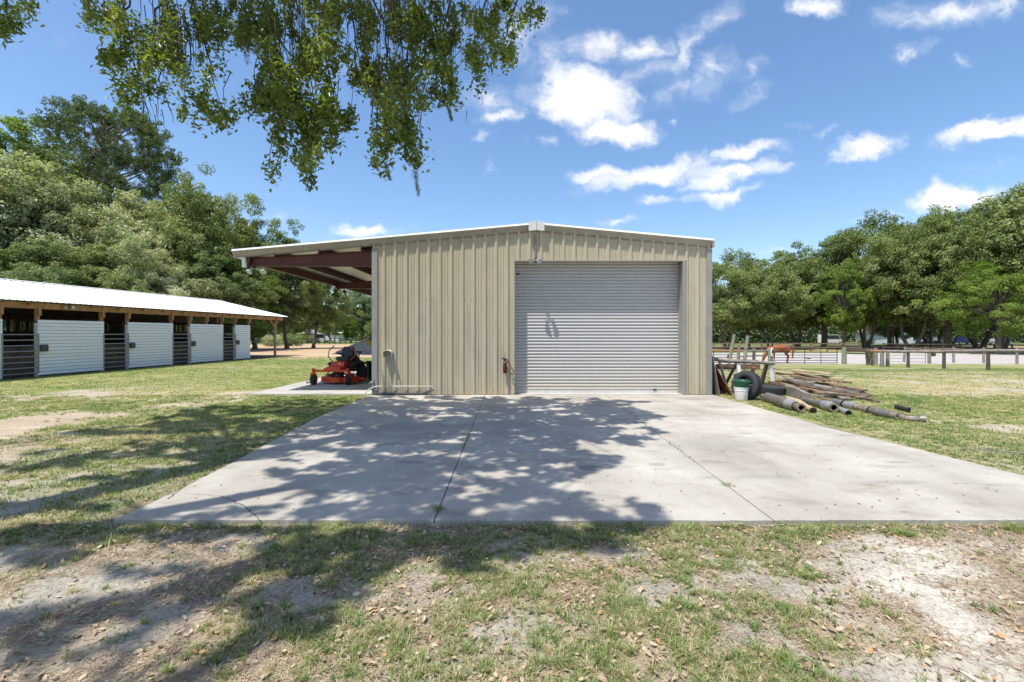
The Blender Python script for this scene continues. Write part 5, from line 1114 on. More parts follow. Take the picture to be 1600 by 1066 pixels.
for i, (A_, B_, h_, w_, th, mt) in enumerate(spec):
    if i not in lab: lab[i] = {1: 'wide grey board near the bottom of the heap, beside the flat tyres', 3: 'brown board low in the heap behind the middle muffler', 4: 'wide grey board high at the left end of the heap behind the tyres', 5: 'brown board near the top of the heap under the widest pale board', 8: 'brown board in the middle layer at the right half of the heap', 9: 'dark board in the lower right of the heap behind the longest exhaust', 11: 'wide brown board flat on the grass behind the longest exhaust', 12: 'narrow pale board crossing the upper middle of the heap', 13: 'grey board in the middle layer just right of the flat tyres', 14: 'low brown board just behind the flared middle muffler', 16: 'grey board in the upper left of the heap under the yellowish board', 18: 'pale board end resting by the flat tyre at the left of the heap', 19: 'narrow grey board in the middle layer at the right of the heap', 20: 'narrow dark board lying crosswise near the top of the heap', 21: 'dark thin board flat on the grass at the back right of the heap', 22: 'wide grey board low at the front between middle muffler and heap', 24: 'thick short grey board on top of the front left of the heap', 25: 'long brown board in the left half of the heap, under the grey ones', 26: 'long brown board reaching over the back half of the heap', 27: 'wide brown board at the lower right, beside the longest exhaust', 28: 'short brown board near the very top of the heap', 29: 'brown board poking out low at the back right of the heap', 30: 'brown board butting against the nearest flat tyre'}[i]
    plank(hp(*A_, h_*1.2), hp(*B_, max(h_*1.1-.03, th/2)), w_*1.1, th*1.35, mt, lab[i], roll=rp.uniform(-.12, .12))
for k in range(8):
    x = rp.uniform(1200, 1340); p = hp(x, 600+(x-1200)*.13+rp.uniform(0, 10), .03+rp.random()*.15); d = Vector((rp.uniform(.5, 1.2), rp.uniform(-.5, .15), 0))
    plank(p-d/2, p+d/2, rp.uniform(.04, .09), .03, rp.choice(['wood_old', 'wood_dark']), 'narrow dark offcut lying among the boards of the low heap')
# sawhorse table with grey-white legs
T_ = empty('work_bench', (6.9, 13.9, hz(6.9, 13.9)), math.radians(-4), 'rough wooden trestle bench with a grey pole top and white legs behind the tyres', 'bench')
s = MB(); s.tube([(-.95, 0, .93), (-.2, -.02, .86), (.55, -.05, .83), (1.05, -.06, .80)], [.05, .055, .05, .05], 10); s.build('top_rail', MAT['wood_grey'], T_)
s = MB(); s.beam((-1.0, .28, 1.06), (-.55, .22, .90), .12, .10); s.beam((-.6, .2, .90), (.65, .16, .86), .10, .06); s.build('top_board', MAT['wood_fresh'], T_)
s = MB(); s.box((.05, .12, .68), (1.3, .04, .16)); s.build('apron', MAT['wood_old'], T_)
for (a, b_, m) in [((-.75, 0, .85), (-.95, .1, 0), 'wood_dark'), ((-.55, 0, .85), (-.35, -.1, 0), 'wood_grey'), ((.0, 0, .83), (.02, -.15, 0), 'plastic_white'), ((.0, .1, .8), (-.3, .3, 0), 'wood_dark'), ((.95, 0, .78), (1.02, -.1, 0), 'plastic_white'), ((.9, .1, .78), (.8, .3, 0), 'wood_dark'), ((.5, .1, .66), (.48, .25, 0), 'wood_fresh')]:
    s = MB(); s.beam(a, b_, .10, .07); s.build('leg', MAT[m], T_)
# sheets leaning on the workshop side wall
def sheet(pts, th, mat, label, name='panel'):
    pts = [Vector(p) for p in pts]; o_ = pts[0]; n = (pts[1]-pts[0]).cross(pts[3]-pts[0]).normalized()*th
    s = MB(); v_ = [p-o_ for p in pts]+[p-o_+n for p in pts]; s.add(v_, [(0, 1, 2, 3), (7, 6, 5, 4), (0, 4, 5, 1), (1, 5, 6, 2), (2, 6, 7, 3), (3, 7, 4, 0)]); return tag(s.build(name, MAT[mat], None, o_), label, 'panel')
z_ = -.03
sheet([(5.98, 12.35, z_), (6.0, 14.0, z_), (5.46, 14.0, 1.02), (5.47, 12.55, 1.0)], .02, 'ply', 'reddish brown plywood sheet leaning against the right side of the workshop', 'plywood_sheet')
sheet([(5.62, 12.3, z_), (5.66, 13.6, z_), (5.48, 13.6, 1.12), (5.47, 12.4, 1.05)], .015, 'wood_grey', 'grey board leaning nearest the workshop corner trim', 'leaning_board')
sheet([(6.12, 12.7, z_), (6.2, 14.6, z_), (5.62, 14.6, .86), (5.60, 13.0, .95)], .05, 'wood_dark', 'dark board leaning in front of the reddish plywood sheet', 'leaning_board')
s = MB(); s.beam((0, 0, 0), (.16, .9, .72), .12, .04); s.beam((.25, .3, 0), (-.15, .9, .7), .09, .05); tag(s.build('leaning_plank', MAT['wood_old'], None, (6.0, 13.4, z_)), 'crossed brown planks propped beside the plywood sheet', 'plank')
p_ = hp(1137, 617, 0); s = MB(); 
for k in range(14): a = k*.9; s.box((rp.uniform(-.22, .22), rp.uniform(-.15, .15), .03+rp.random()*.05), (rp.uniform(.05, .14), rp.uniform(.02, .06), .03), (rp.uniform(-.4, .4), rp.uniform(-.4, .4), a))
tag(s.build('wood_scraps', MAT['wood_grey'], None, p_), 'small pale wood scraps on the ground between the leaning boards and the bucket', 'scraps')

# ------------------------------------------------------------------ fences, gates and the horse
def fpost(parent, o_, x, y, h_, w_=.16, m='post_green', lean=(0, 0), rnd=True):
    s = MB(); z = hz(x, y); a = Vector((x, y, z-.15))-o_; b_ = a+Vector((lean[0], lean[1], h_+.15))
    if rnd: s.tube([a, (a+b_)/2, b_], [w_*.55, w_*.52, w_*.48], 10)
    else: s.beam(a, b_, w_, w_)
    s.build('post', MAT[m], parent)
def X(px, Y): return (px-800)/F*Y
# line with the long pipe gate
YG = 40.0
o_ = Vector((X(1207, YG), YG, hz(X(1207, YG), YG)))
Gt = empty('pipe_gate', o_, 0, 'long dark pipe farm gate across the ring entrance right of the horse', 'gate')
Lg = X(1308, YG-.2)-X(1207, YG); s = MB()
for k in range(6): z = .12+[0, .22, .44, .68, .92, 1.24][k]; s.tube([(0, 0, z), (Lg, -.2, z)], .028, 7)
for t_ in (0, 1): s.tube([(Lg*t_, -.2*t_, .08), (Lg*t_, -.2*t_, 1.4)], .03, 7)
s.build('gate_rails', MAT['black_metal'], Gt)
for t_ in (.5, .75): s = MB(); s.tube([(Lg*t_, -.2*t_, .0), (Lg*t_, -.2*t_, 1.40)], .026, 7); s.build('upright', MAT['black_metal'], Gt)
s = MB(); s.box((Lg*.54, -.13, .52), (.5, .05, .09), (0, .12, 0)); s.build('latch_chain', MAT['black_metal'], Gt)
# gate posts right of the gate with a short board fence
o_ = Vector((X(1319, YG), YG, hz(X(1319, YG), YG)))
Fn = empty('gate_post_fence', o_, 0, 'short fence between the green-grey gate post and the mossy post, one thick rail on top', 'fence')
fpost(Fn, o_, X(1319, YG), YG, 1.48, .36); fpost(Fn, o_, X(1354, YG), YG-1, 1.45, .30)
s = MB(); s.beam(Vector((X(1321, YG), YG+.1, o_.z+1.25))-o_, Vector((X(1353, YG), YG-.8, o_.z+1.25))-o_, .12, .34); s.build('rail', MAT['wood_dark'], Fn)
s = MB(); s.beam(Vector((X(1321, YG), YG+.1, o_.z+.95))-o_, Vector((X(1353, YG), YG-.8, o_.z+.93))-o_, .08, .10); s.build('rail', MAT['black_metal'], Fn)
# vine covered post
x = X(1360, 38.5); s = MB(); s.beam((0, 0, -.2), (-.15, 0, 1.25), .36, .36); vp = s.build('vine_post', [MAT['wood_dark']], None, (x, 38.5, hz(x, 38.5))); tag(vp, 'dark post wrapped in dry vine beside the mossy gate post', 'post')
n = 500; q = np.stack([rg.uniform(-.3, .2, n), rg.uniform(-.25, .2, n), rg.uniform(0, 1.3, n)], 1); me = leaf_mesh('vine', q, rg.normal(size=(n, 3)), .16, .07, rg.uniform(.3, 1, n), 5); me.materials.append(leafmat('vine_leaves', [(0, (.08, .10, .03)), (.6, (.25, .2, .12)), (1, (.4, .35, .28))], .1)); link('vine', me, vp)
# main rail fence on the right, coming towards the camera
fp_ = [(1360, 37.5), (1378, 36.0), (1419, 34.5), (1475, 32.5), (1544, 29.0), (1640, 26.3), (1760, 24)]
o_ = Vector((X(1378, 36), 36, hz(X(1378, 36), 36)))
F1 = empty('rail_fence', o_, 0, 'weathered log rail fence running from the vine post towards the right edge', 'fence')
pts = []
for i, (px, Y) in enumerate(fp_):
    x = X(px, Y); z = hz(x, Y); pts.append(Vector((x, Y, z+1.16)))
    if i: fpost(F1, o_, x, Y, 1.14, .20 if i != 1 else .26, 'wood_dark' if i != 1 else 'wood_grey')
fpost(F1, o_, X(1387, 36), 36.0, 1.1, .24, 'wood_grey')
for i, (a, b_) in enumerate(zip(pts, pts[1:])):
    s = MB(); s.tube([a-o_+Vector((0, -.12, .08)), (a+b_)/2-o_+Vector((0, -.12, .05)), b_-o_+Vector((0, -.12, .06))], [.10, .11, .10], 9); s.build('rail', MAT['wood_fresh' if i < 1 else 'wood_grey'], F1)
# second fence of the ring further right and behind
o_ = Vector((X(1490, 41), 41, hz(X(1490, 41), 41)))
F2 = empty('ring_fence', o_, 0, 'second thinner rail fence behind the log fence at the right', 'fence'); pts = []
for (px, Y) in [(1412, 43), (1490, 42), (1537, 41), (1589, 40), (1650, 39.5), (1720, 39)]:
    x = X(px, Y); pts.append(Vector((x, Y, hz(x, Y)+1.25))); fpost(F2, o_, x, Y, 1.45, .19, 'wood_grey', lean=(.15 if px == 1412 else 0, 0))
for a, b_ in zip(pts, pts[1:]): s = MB(); s.tube([a-o_, (a+b_)/2-o_-Vector((0, 0, .06)), b_-o_], .07, 8); s.build('rail', MAT['wood_old'], F2)
# low pipe panel behind
x0 = X(1378, 41); o_ = Vector((x0, 41, hz(x0, 41))); Pn = empty('livestock_fence', o_, 0, 'thin pipe livestock panel standing behind the log fence', 'gate'); Lp = X(1446, 41)-x0
s = MB()
for z in (.15, .45, .75): s.tube([(0, 0, z), (Lp, 0, z)], .022, 6)
s.tube([(Lp, 0, 0), (Lp, 0, 1.5)], .03, 6); s.tube([(0, 0, 0), (0, 0, 1.0)], .025, 6); s.build('panel_rails', MAT['galv'], Pn)
x = X(1452, 40.5); pst = empty('short_post', (x, 40.5, hz(x, 40.5)), 0, 'short pale post carrying a small dark box, behind the log fence', 'post'); s = MB(); s.tube([(0, 0, -.2), (0, 0, 1.2)], .13, 9); s.build('post', MAT['wood_grey'], pst); s = MB(); s.box((.28, -.1, .85), (.30, .2, .36), bev=.03); s.build('box', MAT['stall_dark'], pst)
# left of the horse: leaning posts, orange rail, dark pipe gate
o_ = Vector((X(1150, 36), 36, hz(X(1150, 36), 36)))
F3 = empty('leaning_fence', o_, 0, 'old fence of leaning grey posts with an orange-brown rail between the workshop and the horse', 'fence')
fpost(F3, o_, X(1136, 26), 26, 2.1, .17, 'post_green', lean=(.42, 0)); fpost(F3, o_, X(1160, 26), 26, 2.05, .19, 'post_green', lean=(.32, 0)); fpost(F3, o_, X(1154, 30), 30, 1.6, .20, 'wood_grey'); fpost(F3, o_, X(1178, 38), 38, 1.45, .24, 'wood_grey'); fpost(F3, o_, X(1100, 36), 36, 1.4, .2, 'wood_grey')
for (a, b_, r_, m) in [((X(1098, 37), 37, 1.30), (X(1160, 37), 37, 1.25), .07, 'wood_fresh'), ((X(1160, 37), 37, 1.25), (X(1200, 39), 39, 1.2), .08, 'wood_grey'), ((X(1155, 37), 37, .78), (X(1203, 39), 39, .83), .05, 'wood_old')]:
    za = hz(a[0], a[1]); zb = hz(b_[0], b_[1]); s = MB(); s.tube([Vector((a[0], a[1], za+a[2]))-o_, Vector((b_[0], b_[1], zb+b_[2]))-o_], r_, 8); s.build('rail', MAT[m], F3)
x0 = X(1106, 39); o_ = Vector((x0, 39, hz(x0, 39))); G4 = empty('stock_gate', o_, 0, 'dark pipe gate standing half hidden behind the workshop corner', 'gate'); Lp = X(1152, 39)-x0; s = MB()
for z in (.2, .42, .64, .86, 1.1): s.tube([(0, 0, z), (Lp, 0, z)], .03, 7)
for t_ in (0, .19, 1): s.tube([(Lp*t_, 0, .1), (Lp*t_, 0, 1.45 if t_ == .19 else 1.15)], .03, 7)
s.build('gate_rails', MAT['black_metal'], G4); s = MB(); s.box((Lp*.72, -.06, .72), (.34, .05, .34), (0, .1, 0)); s.build('tag_plate', MAT['black_metal'], G4)
# post by the horse, with a white and blue bag on it
x = X(1203, 38.5); z = hz(x, 38.5); hp_ = empty('hitching_post', (x, 38.5, z), 0, 'mossy post in front of the horse neck', 'post'); s = MB(); s.tube([(0, 0, -.2), (.03, 0, .7), (.0, 0, 1.35)], [.19, .18, .16], 10); s.build('post', MAT['post_green'], hp_)
s = MB(); s.lathe([(0, -.36), (.08, -.35), (.11, -.2), (.11, .1), (.09, .26), (.04, .33), (0, .33)], (0, 0, 0), 14); bg_ = s.build('bag', MAT['plastic_white'], None, (x, 38.2, z+1.12)); tag(bg_, 'small white and blue bag hung on the post by the horse', 'bag'); s = MB(); s.box((0.0, -.10, .05), (.12, .05, .36), bev=.02); s.build('blue_print', MAT['truck_blue'], bg_)

def skin(name, nodes, edges, mat, parent=None, levels=2):
    me = bpy.data.meshes.new(name); me.from_pydata([n[:3] for n in nodes], edges, []); o = link(name, me, parent)
    md = o.modifiers.new('skin', 'SKIN'); md.use_smooth_shade = True
    for i, n in enumerate(nodes): me.skin_vertices[0].data[i].radius = (n[3], n[4] if len(n) > 4 else n[3])
    me.skin_vertices[0].data[0].use_root = True
    sb = o.modifiers.new('sub', 'SUBSURF'); sb.levels = levels; sb.render_levels = levels; me.materials.append(mat)
    return o
# horse, local +x towards the head
hx = X(1215, 41.5); HO = empty('horse', (hx, 41.2, hz(hx, 41.2)), math.radians(183), 'chestnut brown horse grazing with its head down behind the pipe gate', 'horse')
HO.scale = (1.14, 1.14, 1.14)
nd = [(-.62, 0, 1.24, .29, .30), (-.25, 0, 1.18, .31, .33), (.20, 0, 1.17, .31, .34), (.58, 0, 1.22, .26, .32), (.86, 0, 1.08, .15, .22), (1.10, 0, .80, .11, .17), (1.27, 0, .54, .10, .15), (1.31, 0, .40, .10, .14), (1.36, 0, .22, .075, .09), (1.38, 0, .08, .06, .065),
      (-.84, 0, 1.26, .19, .20)]
ed = [(0, 1), (1, 2), (2, 3), (3, 4), (4, 5), (5, 6), (6, 7), (7, 8), (8, 9), (0, 10)]
for sy, off in ((-1, 0), (1, .16)):
    b0 = len(nd); nd += [(-.68+off*.6, sy*.16, 1.0, .17, .15), (-.60+off, sy*.17, .78, .11, .09), (-.80+off, sy*.17, .54, .062, .05), (-.74+off, sy*.17, .30, .042, .036), (-.72+off, sy*.17, .11, .048, .045), (-.68+off, sy*.17, .03, .062, .055)]
    ed += [(0, b0), (b0, b0+1), (b0+1, b0+2), (b0+2, b0+3), (b0+3, b0+4), (b0+4, b0+5)]
for sy, off in ((-1, .16), (1, -.06)):
    b0 = len(nd); nd += [(.55, sy*.15, .95, .13, .12), (.58+off*.4, sy*.15, .72, .085, .075), (.60+off, sy*.15, .46, .055, .05), (.60+off, sy*.15, .26, .038, .034), (.60+off, sy*.15, .11, .046, .042), (.64+off, sy*.15, .03, .06, .055)]
    ed += [(3, b0), (b0, b0+1), (b0+1, b0+2), (b0+2, b0+3), (b0+3, b0+4), (b0+4, b0+5)]
for sy in (-1, 1):
    b0 = len(nd); nd += [(1.25, sy*.07, .58, .035, .03), (1.21, sy*.11, .68, .012, .02)]; ed += [(6, b0), (b0, b0+1)]
skin('body', nd, ed, MAT['horse'], HO)
skin('tail', [(-1.0, 0, 1.30, .05), (-1.10, 0, 1.12, .065), (-1.10, 0, .85, .075), (-1.06, 0, .5, .06), (-1.04, 0, .35, .02)], [(0, 1), (1, 2), (2, 3), (3, 4)], MAT['horse'], HO, 1)
skin('mane', [(.60, 0, 1.50, .03, .05), (.86, 0, 1.28, .035, .06), (1.10, -.02, .98, .035, .06), (1.28, 0, .70, .03, .05)], [(0, 1), (1, 2), (2, 3)], MAT['horse'], HO, 1)

# far fences
def board_fence(label, pa, pb, n, h_, rails, m, name='board_fence', rr_=.06):
    ax, ay = pa; bx, by = pb; o_ = Vector((ax, ay, hz(ax, ay))); T_ = empty(name, o_, 0, label, 'fence'); P = []
    for k in range(n+1):
        x = ax+(bx-ax)*k/n; y = ay+(by-ay)*k/n; z = hz(x, y); P.append(Vector((x, y, z))-o_); s = MB(); s.box(P[-1]+Vector((0, 0, h_/2)), (.14, .14, h_+.06)); s.build('post', MAT[m], T_)
    for f in rails:
        s = MB()
        for a, b_ in zip(P, P[1:]): s.beam(a+Vector((0, -.09, h_*f)), b_+Vector((0, -.09, h_*f)), .04, .14)
        s.build('rail', MAT[m], T_)
board_fence('long dark three-rail fence at the far end of the tan arena', (-62, 104), (-22, 112), 34, 1.35, (.93, .58, .25), 'fence_dark')
board_fence('brown board fence under the oaks behind the riding ring, left stretch', (X(1115, 68), 68), (X(1345, 66), 66), 9, 1.3, (.92, .5), 'wood_old')
board_fence('low brown board fence under the oaks in front of the pale blue house', (X(1380, 70), 70), (X(1640, 60), 60), 10, 1.2, (.92, .5), 'wood_dark')

# ------------------------------------------------------------------ far houses and vehicles
def house(name, label, x0, x1, y, d, h_, rh, wm, rm, gable=None, wins=(), rot=0):
    zc = hz((x0+x1)/2, y); T_ = empty(name, ((x0+x1)/2, y, zc), rot, label, 'house'); w_ = x1-x0
    s = MB(); s.box((0, d/2, h_/2-.1), (w_, d, h_+.2)); s.build('wall', MAT[wm], T_)
    s = MB(); e = .5; s.add([(-w_/2-e, -e, h_), (w_/2+e, -e, h_), (w_/2+e-2, d/2, h_+rh), (-w_/2-e+2, d/2, h_+rh), (w_/2+e, d+e, h_), (-w_/2-e, d+e, h_)], [(0, 1, 2, 3), (3, 2, 4, 5), (1, 4, 2), (0, 3, 5)]); s.box((0, d/2, h_-.03), (w_+2*e-.02, d+2*e-.02, .1))
    s.build('roof', MAT[rm], T_)
    if gable:
        gx_, gw, gh = gable; s = MB(); s.box((gx_, -.6, h_/2), (gw, 1.2, h_+.02)); s.add([(gx_-gw/2, -1.2, h_), (gx_+gw/2, -1.2, h_), (gx_, -1.2, h_+gh), (gx_-gw/2, 1.2, h_), (gx_+gw/2, 1.2, h_), (gx_, 1.2, h_+gh)], [(0, 1, 2), (3, 5, 4)]); s.build('gable_wall', MAT[wm], T_)
        s = MB()
        for sg in (-1, 1): s.beam((gx_+sg*(gw/2+.35), -.2, h_-.15), (gx_, -.2, h_+gh+.12), 2.9, .16, (0, 0, 1))
        s.build('gable_roof', MAT[rm], T_)
    for (wx, wz, ww, wh) in wins:
        s = MB(); s.box((wx, -.03, wz), (ww+.2, .08, wh+.2)); fr2 = s.build('window', MAT['house_white'], T_); s = MB(); s.box((wx, -.08, wz), (ww, .03, wh)); s.build('pane', MAT['glass'], fr2)
    return T_
Yh = 118
house('pale_blue_house', 'long pale blue house with a brown gable roof between the oak trunks', X(1378, Yh), X(1482, Yh), Yh, 9, 2.9, 2.2, 'house_wall', 'shingle', (-4.6, 6.0, 2.2), [(-.2, 1.5, 1.6, 1.1), (3.4, 1.5, 1.2, 1.1), (6.4, 1.5, 1.6, 1.1)])
house('white_cottage', 'small white house with a pale roof beyond the tan arena', X(466, 125), X(489, 125), 125, 5, 2.3, 1.5, 'house_white', 'trim_grey', None, [(.6, 1.3, .9, .9)])
house('white_shed', 'small white shed behind the far dark fence, right of the parked white van', X(516, 140), X(529, 140), 140, 4, 2.6, .8, 'house_white', 'house_white')
def vehicle(label, x, y, rz, Lc, Hc, m, kind):
    T_ = empty(kind, (x, y, hz(x, y)), rz, label, 'car' if 'truck' not in kind and 'van' not in kind else ('van' if 'van' in kind else 'pickup')); w_ = 1.8
    if kind == 'pickup_truck': pr_ = [(-Lc/2, .45), (Lc/2, .45), (Lc/2, .95), (Lc*.28, 1.08), (Lc*.16, Hc), (-Lc*.12, Hc), (-Lc*.16, 1.05), (-Lc/2, 1.05)]; wn = [(Lc*.24, 1.12), (Lc*.15, Hc-.08), (-.10*Lc, Hc-.08), (-.13*Lc, 1.12)]
    elif kind == 'van': pr_ = [(-Lc/2, .4), (Lc/2, .4), (Lc/2, 1.0), (Lc*.36, 1.25), (Lc*.25, Hc), (-Lc/2, Hc)]; wn = [(Lc*.33, 1.28), (Lc*.24, Hc-.15), (-.42*Lc, Hc-.15), (-.42*Lc, 1.28)]
    else: pr_ = [(-Lc/2, .4), (Lc/2, .4), (Lc/2, .8), (Lc*.25, .95), (Lc*.08, Hc), (-Lc*.25, Hc), (-Lc*.42, .95), (-Lc/2, .9)]; wn = [(Lc*.21, .98), (Lc*.07, Hc-.07), (-.23*Lc, Hc-.07), (-.36*Lc, .98)]
    def ext(P, y0, y1, nm, mt):
        s = MB(); n = len(P); s.add([(x_, y0, z_) for x_, z_ in P]+[(x_, y1, z_) for x_, z_ in P], [tuple(range(n)), tuple(reversed(range(n, 2*n)))]+[(i, (i+1) % n, n+(i+1) % n, n+i) for i in range(n)]); return s.build(nm, MAT[mt], T_)
    ext(pr_, -w_/2, w_/2, 'body', m); ext(wn, -w_/2-.01, w_/2+.01, 'side_window', 'glass')
    for sx in (-.32, .32):
        for sy in (-1, 1): s = MB(); s.lathe([(0, -.1), (.2, -.11), (.36, -.1), (.38, 0), (.36, .1), (.2, .11), (0, .1)], (sx*Lc, sy*.82, .38), 20, 'Y'); wl_ = s.build('wheel', MAT['rubber'], T_); s = MB(); s.lathe([(0, .115), (.2, .12), (.21, .10)], (sx*Lc, sy*.82, .38), 14, 'Y'); s.lathe([(0, -.115), (.2, -.12), (.21, -.10)], (sx*Lc, sy*.82, .38), 14, 'Y'); s.build('rim', MAT['galv'], wl_)
vehicle('dark blue pickup parked in front of the trees right of the pale blue house', X(1506, 108), 108, .05, 5.3, 1.85, 'truck_blue', 'pickup_truck')
vehicle('light grey car partly hidden under the trees right of the blue pickup', X(1562, 106), 106, .1, 4.4, 1.45, 'galv', 'parked_car')
vehicle('white van half hidden between oak trunks left of the pale blue house', X(1298, 112), 112, .1, 5.4, 2.4, 'car_white', 'van')
vehicle('white van parked behind the far dark fence, right of the small white house', X(500, 128), 128, .05, 5.6, 2.5, 'car_white', 'van')
vehicle('white van far away, seen through the open end bay of the stable', X(412, 122), 122, -.05, 5.2, 2.2, 'car_white', 'van')

# ------------------------------------------------------------------ grass blades, fallen leaves, twigs
rg = np.random.default_rng(99)
def fieldsample(n, xr, yr, wfun):
    x = rg.uniform(*xr, n); y = rg.uniform(*yr, n); k = np.abs(x) < 1.3*y+2.2; x = x[k]; y = y[k]
    k = ~((x > -3.53-.3*np.clip((y-4.9)/4.1, 0, 1)) & (x < 5.55+(12.39-y)*.075) & (y > 4.03) & (y < 12.39)) & ~((x > -7.3) & (x < 5.5) & (y > 12.5)); x = x[k]; y = y[k]
    k = rg.uniform(size=len(x)) < wfun(x, y); return x[k], y[k]
def gsub(x, y): 
    r = masks(x, y); return r
def hfine(x, y): return H(x, y)+(fbm(x*9, y*9, 3, 3)-.5)*.018*(1-ss(5, 9, y))
def blades(name, x, y, h, wdt, rnd, lean=1.0, ang=None):
    n = len(x); z = hfine(x, y)-.004; a = rg.uniform(0, 2*PI, n)
    if ang is not None: a[:len(ang)] = ang
    d = np.stack([np.cos(a), np.sin(a), 0*a], 1); sd_ = np.stack([-np.sin(a+rg.uniform(-.6, .6, n)), np.cos(a), 0*a], 1)
    B_ = np.stack([x, y, z], 1); ln = rg.uniform(.25, 1.2, (n, 1))*lean; h = h[:, None]; wv = sd_*(wdt[:, None] if np.ndim(wdt) else wdt)/2
    up_ = np.array([0, 0, 1.])
    V = np.stack([B_-wv, B_+wv, B_+up_*h*.62+d*h*ln*.45+wv*.7, B_+up_*h*.62+d*h*ln*.45-wv*.7, B_+up_*h*(1-.35*ln)+d*h*ln*1.15], 1).reshape(-1, 3)
    k = np.arange(n)[:, None]*5; Q = np.concatenate([k+[[0, 1, 2]], k+[[0, 2, 3]], k+[[3, 2, 4]]], 1).reshape(-1, 3)
    me = bpy.data.meshes.new(name); np_mesh(me, V, Q); at2 = me.attributes.new('rnd', 'FLOAT', 'FACE'); at2.data.foreach_set('value', np.repeat(rnd, 3).astype(np.float32)); return me
GM = leafmat('grass_blades', [(0, (.085, .15, .035)), (.35, (.165, .25, .065)), (.6, (.29, .33, .12)), (.8, (.46, .39, .23)), (1, (.58, .50, .35))], .3, .6)
def wnear(x, y):
    g = gsub(x, y)[0]; tuft = fbm(x*5.5, y*5.5, 61, 2); return np.clip(ss(.34, .80, g)*.75+.02, 0, 1)*np.clip(ss(.36, .66, tuft), .12, 1)
x1, y1 = fieldsample(950000, (-8, 8), (1.2, 4.15), wnear)
def wmid(x, y): g = gsub(x, y)[0]; tuft = fbm(x*3.5, y*3.5, 62, 2); return np.clip(ss(.42, .7, g), 0, 1)*np.clip(ss(.35, .6, tuft), .15, 1)
x2, y2 = fieldsample(520000, (-17, 18), (4.1, 12.6), wmid)
x3, y3 = fieldsample(340000, (-24, 36), (12.5, 33), wmid)
def rn(x, y, b0=0):
    g, dry = gsub(x, y)[:2]; return np.clip(.10+dry*.62+rg.normal(size=len(x))*.20+b0, 0, 1)
h1 = rg.uniform(.018, .055, len(x1))*(1+.8*(rg.uniform(size=len(x1)) < .06))
h1 = h1*(1+.35*np.exp(-((y1-3.97)/.14)**2)*(np.abs(x1) < 7))
h2 = rg.uniform(.02, .06, len(x2)); h3 = rg.uniform(.02, .045, len(x3))
k = rg.uniform(size=len(x1)) < .32; x1, y1, h1 = x1[k], y1[k], h1[k]
def tufts(n, xr, yr, wf, spread):
    cx, cy = fieldsample(n, xr, yr, wf); m = rg.integers(14, 46, len(cx)); i = np.repeat(np.arange(len(cx)), m); a = rg.uniform(0, 2*PI, len(i)); r = np.abs(rg.normal(size=len(i)))*spread*rg.uniform(.5, 1.4, len(cx))[i]
    hh = rg.uniform(.018, .055, len(i))*rg.uniform(.6, 1.35, len(cx))[i]; rb = np.clip(rg.uniform(.0, .68, len(cx))[i]+rg.uniform(0, .3, len(i))+(rg.uniform(size=len(i)) < .12)*.5, 0, 1)
    return cx[i]+np.cos(a)*r, cy[i]+np.sin(a)*r, hh, a+rg.normal(size=len(i))*.5, rb
xa, ya, ha, aa, ra = tufts(52000, (-8, 8), (1.2, 4.05), lambda x, y: np.clip(ss(.28, .9, gsub(x, y)[0])*.6*ss(.33, .62, fbm(x*4, y*4, 88, 3))+.012, 0, 1), .015)
xb, yb, hb, ab, rb = tufts(34000, (-17, 16), (4.1, 12.4), lambda x, y: np.clip(ss(.36, .9, gsub(x, y)[0])*.5+.01, 0, 1), .03)
print('tuft blades', len(xa), len(xb))
me = blades('grass', np.concatenate([xa, xb, x1, x2, x3]), np.concatenate([ya, yb, y1, y2, y3]), np.concatenate([ha, hb, h1, h2, h3]), np.concatenate([np.full(len(xa), .0045), np.full(len(xb), .008), np.full(len(x1), .0048), np.full(len(x2), .009), np.full(len(x3), .02)]), ang=np.concatenate([aa, ab]), rnd=np.concatenate([ra, np.clip(rb+.10, 0, 1), rn(x1, y1, .22), rn(x2, y2, .04), rn(x3, y3, .08)]))
me.materials.append(GM); tag(link('grass', me), 'short patchy green and straw grass on the sandy ground', 'grass', kind='stuff')
print('blades', len(x1), len(x2), len(x3))
# dry thatch lying flat
xt, yt = fieldsample(560000, (-8, 8), (1.2, 4.1), lambda x, y: np.clip(.25+gsub(x, y)[2]*.7, 0, 1)*np.clip(ss(.38, .6, fbm(x*3, y*3, 71, 3)), .12, 1))
n = len(xt); me = leaf_mesh('thatch', np.stack([xt, yt, hfine(xt, yt)+.006], 1), rg.normal(size=(n, 3))*.22+np.array([0, 0, 1.]), .055, .004, np.clip(rg.uniform(.1, 1, n), 0, 1), 8)
me.materials.append(leafmat('dry_thatch', [(0, (.20, .13, .085)), (.5, (.38, .29, .18)), (1, (.54, .45, .33))], 0, .8)); tag(link('dry_straw', me), 'dead straw lying flat on the soil', 'straw', kind='stuff')
# tufts in the slab joints
jx = []; jy = []
for (x0, y0, x1_, y1_, n) in [(-.71, 6.5, -.72, 7.6, 90), (-.70, 4.25, -.70, 4.35, 60), (2.39, 6.0, 2.41, 7.0, 40), (2.36, 4.95, 2.37, 5.1, 45), (2.45, 8.2, 2.5, 9.8, 60), (-3.84, 12.3, -3.7, 12.36, 90)]:
    t_ = rg.uniform(0, 1, n); jx.append(x0+(x1_-x0)*t_+rg.normal(size=n)*.012); jy.append(y0+(y1_-y0)*t_)
jx = np.concatenate(jx); jy = np.concatenate(jy); me = blades('joint_weeds', jx, jy, rg.uniform(.03, .08, len(jx))+.03, .006, rg.uniform(0, .4, len(jx))); me.materials.append(GM); tag(link('joint_weeds', me), 'small weeds growing in the slab joints', 'weeds', kind='stuff')
